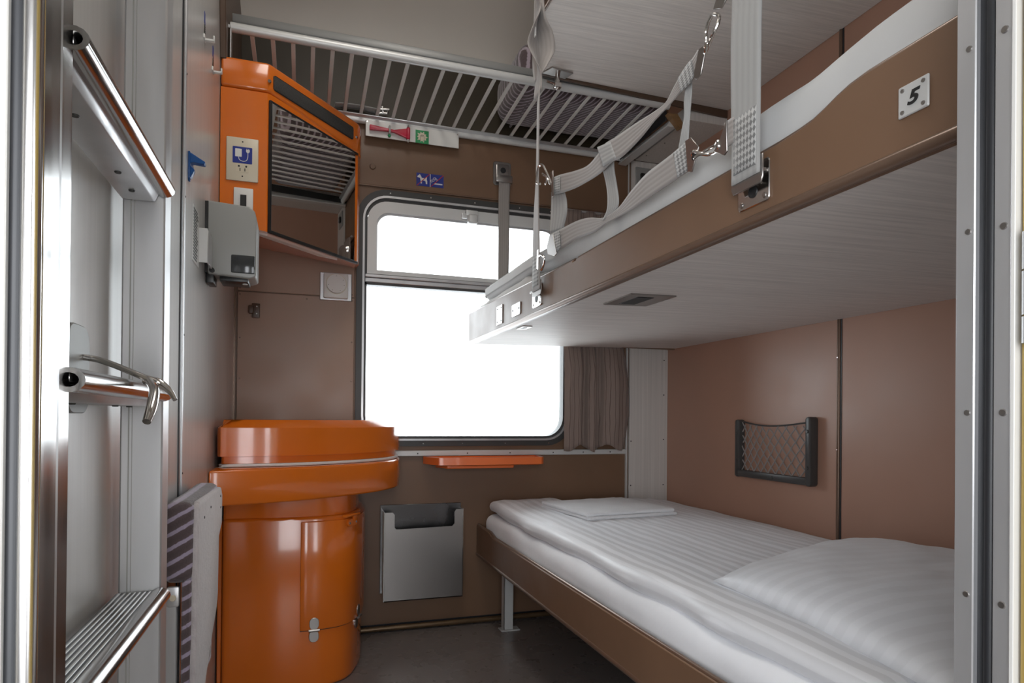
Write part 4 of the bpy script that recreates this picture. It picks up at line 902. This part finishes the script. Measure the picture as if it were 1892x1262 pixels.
strap('cross_strap', [(0.5840, 1.2150, 1.3052), (0.5840, 1.2019, 1.2802), (0.5840, 1.1864, 1.2449), (0.5840, 1.1809, 1.2157), (0.5840, 1.1854, 1.1951), (0.5840, 1.2050, 1.1809)], [(0.5880, 1.1639, 1.2910), (0.5880, 1.1612, 1.2694), (0.5880, 1.1489, 1.2328), (0.5880, 1.1415, 1.2057), (0.5880, 1.1458, 1.1900), (0.5880, 1.1691, 1.1830)])
strap('cross_strap', [(0.5820, 0.9018, 1.3059), (0.5820, 0.9046, 1.2854), (0.5820, 0.9043, 1.2633), (0.5820, 0.9118, 1.2402), (0.5820, 0.9194, 1.2167)], [(0.5880, 0.8913, 1.3192), (0.5880, 0.8924, 1.2937), (0.5880, 0.8965, 1.2608), (0.5880, 0.8993, 1.2402), (0.5880, 0.9006, 1.2189)])
a = strap('sewn_joint', [(0.5735, 1.2106, 1.3334), (0.5735, 1.1513, 1.3206)], [(0.5735, 1.1819, 1.2826), (0.5735, 1.1251, 1.2786)], 'web_light', .0012)
for A, B in (([(0.5735, 0.9108, 1.3255), (0.5735, 0.8891, 1.3337), (0.5725, 0.8712, 1.3364)], [(0.5735, 0.9010, 1.2997), (0.5735, 0.8796, 1.3015), (0.5725, 0.8635, 1.3062)]), ([(0.5735, 0.9219, 1.2085), (0.5735, 0.8844, 1.2129)], [(0.5735, 0.9085, 1.1648), (0.5735, 0.8718, 1.1655)]),
             ([(0.5795, 1.4647, 1.3608), (0.5795, 1.4298, 1.3537)], [(0.5795, 1.4638, 1.3221), (0.5795, 1.4288, 1.3133)]), ([(0.5785, 1.4806, 1.2261), (0.5785, 1.4243, 1.2201)], [(0.5785, 1.4579, 1.1753), (0.5785, 1.4165, 1.1743)])):
    strap('stitched_patch', A, B, 'stitch', .0008, 4)
def plate(pts, x=.574, th=.0025, m='steel', name='clip'): return obj(name, prism(G(), pts, 'x', x-th/2, x+th/2, .0006, 1), m, sn)
def wire(pts, r=.0028, closed=False, name='chain_link', x=.574): return obj(name, tube(G(), spline([(x+dx, y, z) for y, z, dx in pts], 5, closed), r, 9, closed), 'chrome', sn)
plate([(.866, 1.306), (.852, 1.342), (.840, 1.341), (.834, 1.332), (.846, 1.300), (.858, 1.298)])
wire([(.8145, 1.374, 0), (.8060, 1.3675, .002), (.8045, 1.356, 0), (.8125, 1.345, -.002), (.828, 1.342, .003), (.838, 1.336, .004), (.838, 1.329, 0), (.829, 1.329, -.003), (.8275, 1.338, -.004), (.836, 1.349, .002), (.838, 1.360, .002), (.829, 1.371, 0), (.821, 1.3755, 0)])
plate([(.812, 1.378), (.804, 1.390), (.780, 1.388), (.782, 1.374), (.792, 1.368)], .571)
plate([(.884, 1.214), (.868, 1.213), (.847, 1.190), (.865, 1.158), (.876, 1.161)], .572)
obj('clip_eye', cyl(G(), (.5705, .857, 1.179), (.5695, .857, 1.179), .0062, 18), 'hole', sn)
wire([(.861, 1.177, .002), (.862, 1.184, -.004), (.854, 1.185, -.006), (.844, 1.179, -.001), (.834, 1.181, .003), (.812, 1.179, .002), (.799, 1.179, -.003), (.795, 1.170, -.004), (.803, 1.167, 0), (.827, 1.171, .003), (.841, 1.176, -.004), (.852, 1.174, -.006)], .0026, True)
plate([(.778, 1.202), (.776, 1.156), (.783, 1.152), (.808, 1.167), (.793, 1.180)], .571)
strap('anchor_tab', [(.573, .786, 1.200), (.573, .764, 1.200)], [(.573, .786, 1.163), (.573, .764, 1.164)], 'web', .0025)
wire([(1.548, 1.373, 0), (1.564, 1.384, -.004), (1.545, 1.414, -.006), (1.522, 1.411, -.004), (1.505, 1.388, 0), (1.486, 1.362, .002), (1.470, 1.338, .004)], .0030, False, 'clip')
wire([(1.528, 1.392, -.002), (1.512, 1.378, .003), (1.520, 1.366, .004), (1.503, 1.358, -.002), (1.490, 1.366, -.003), (1.482, 1.350, .002)], .0024)
plate([(1.463, 1.377), (1.456, 1.314), (1.468, 1.313), (1.477, 1.378)], .576)
plate([(1.497, 1.180), (1.506, 1.202), (1.484, 1.227), (1.465, 1.222), (1.438, 1.169), (1.454, 1.166)], .578)
wire([(1.550, 1.182, 0), (1.528, 1.186, -.003), (1.512, 1.173, 0), (1.526, 1.160, .003), (1.543, 1.151, .002)], .0026, True)
plate([(1.560, 1.206), (1.548, 1.206), (1.550, 1.152), (1.562, 1.158)], .572, .002, 'chrome')

# ------------------------------------------------------------------ top bunk
def ut(x): return 1.872+(x-.60)*.0325
tb = thing('top_bunk', 'pale-grained top bunk seen from below, edged in brown', 'bunk', (1.0, 1.2, 1.9))
pl = [(.607, .45), (.607, 1.642), (.714, 1.930), (RW-.002, 1.992), (RW-.002, .45)]
g = G(); lo = [g.verts.new((x, y, ut(x))) for x, y in pl]; hi = [g.verts.new((x, y, ut(x)+.03)) for x, y in pl]
g.faces.new(lo); g.faces.new(hi[::-1])
for i in range(5): g.faces.new((lo[i], hi[i], hi[(i+1) % 5], lo[(i+1) % 5]))
obj('underside_panel', g, 'grain_x', tb)
g = G(); box(g, .597, .612, .45, 1.640, 1.866, 1.985, .002, 1); obj('front_board', g, 'brown', tb); g = G(); tube(g, [(.603, .45, 1.868), (.603, 1.64, 1.868)], .005, 10); obj('lower_bead', g, 'bead', tb)
g = G(); prism(g, [(.600, 1.640), (.708, 1.935), (.712, 1.94), (RW-.002, 2.002), (RW-.002, 1.994), (.716, 1.932), (.610, 1.640)], 'z', 1.874, 1.96); obj('end_board', g, 'brown_dark', tb)
# hook fitting below its end
hf = obj('hook_plate', prism(G(), [(.716, 1.925), (.735, 1.885), (.812, 1.895), (.800, 1.935)], 'z', 1.872, 1.877, .0008, 1), 'steel', tb)
for x, y in ((.738, 1.90), (.795, 1.925)): screw(hf, (x, y, 1.872), (0, 0, -1), .003, 'steel')
g = cyl(G(), (.766, 1.917, 1.872), (.766, 1.917, 1.842), .008, 14); box(g, .755, .778, 1.908, 1.926, 1.828, 1.846, .003); tube(g, [(.76, 1.915, 1.838), (.742, 1.905, 1.836), (.722, 1.897, 1.833)], .004, 8); ball(g, (.764, 1.912, 1.826), .006); obj('hook', g, 'chrome', hf)
# wall switch in the corner by the bunk
ws2 = thing('wall_switch', 'grey switch plate on the pale column in the corner above the middle bunk', 'switch', (1.35, D-.012, 1.78))
g = G(); box(g, 1.306, 1.40, D-.018, D-.012, 1.742, 1.818, .002, 1); obj('plate', g, 'grey_plastic', ws2); g = G(); box(g, 1.325, 1.352, D-.028, D-.018, 1.762, 1.792, .003, 1); obj('rocker', g, 'dark_metal', ws2)

# ------------------------------------------------------------------ unseen ceiling lamp added for fill
cl = thing('ceiling_lamp', 'long flush lamp on the compartment ceiling over the aisle', 'lamp', (.2, 1.15, 2.45))
g = G(); box(g, .02, .40, .75, 1.55, 2.425, 2.449, .004); obj('lamp_housing', g, 'white', cl); g = G(); box(g, .045, .375, .78, 1.52, 2.418, 2.426, .003); obj('lamp_cover', g, 'lamp_on', cl)

# ------------------------------------------------------------------ light: overcast sky through the windows, the added ceiling fill lamp
w = bpy.data.worlds.new('sky'); S.world = w; w.use_nodes = True
bg = w.node_tree.nodes['Background']; bg.inputs[0].default_value = (.93, .96, 1.0, 1); bg.inputs[1].default_value = 2.6
def portal(name, loc, rot, sx, sy):
    l = bpy.data.lights.new(name, 'AREA'); l.shape = 'RECTANGLE'; l.size = sx; l.size_y = sy; l.cycles.is_portal = True
    o = bpy.data.objects.new(name, l); COL.objects.link(o); o.location = loc; o.rotation_euler = rot
portal('window_daylight', (.606, D+.05, 1.13), (-PI/2, 0, 0), .84, .95)
portal('corridor_daylight', (-.625, -.74, .85), (PI/2, 0, 0), 1.65, 1.10); portal('corridor_daylight', (.825, -.74, .85), (PI/2, 0, 0), .75, 1.10)

# ------------------------------------------------------------------ camera
cam = bpy.data.cameras.new('camera'); co = bpy.data.objects.new('camera', cam); COL.objects.link(co); S.camera = co
cam.sensor_fit = 'HORIZONTAL'; cam.sensor_width = 36; cam.lens = 1192.4/1892*36; cam.shift_y = (765.6-631)/1892; cam.clip_start = .02
yaw, pitch, roll = .3146, .00443, .00897
fw = Vector((math.sin(yaw)*math.cos(pitch), math.cos(yaw)*math.cos(pitch), math.sin(pitch))); r0 = Vector((math.cos(yaw), -math.sin(yaw), 0)); u0 = r0.cross(fw)
r = r0*math.cos(roll)+u0*math.sin(roll); u = -r0*math.sin(roll)+u0*math.cos(roll)
co.matrix_world = Matrix(((r.x, u.x, -fw.x, 0), (r.y, u.y, -fw.y, 0), (r.z, u.z, -fw.z, .775), (0, 0, 0, 1)))

vs = S.view_settings; vs.view_transform = 'Standard'; vs.look = 'None'; vs.gamma = 1; vs.use_curve_mapping = False; vs.exposure = 1.62
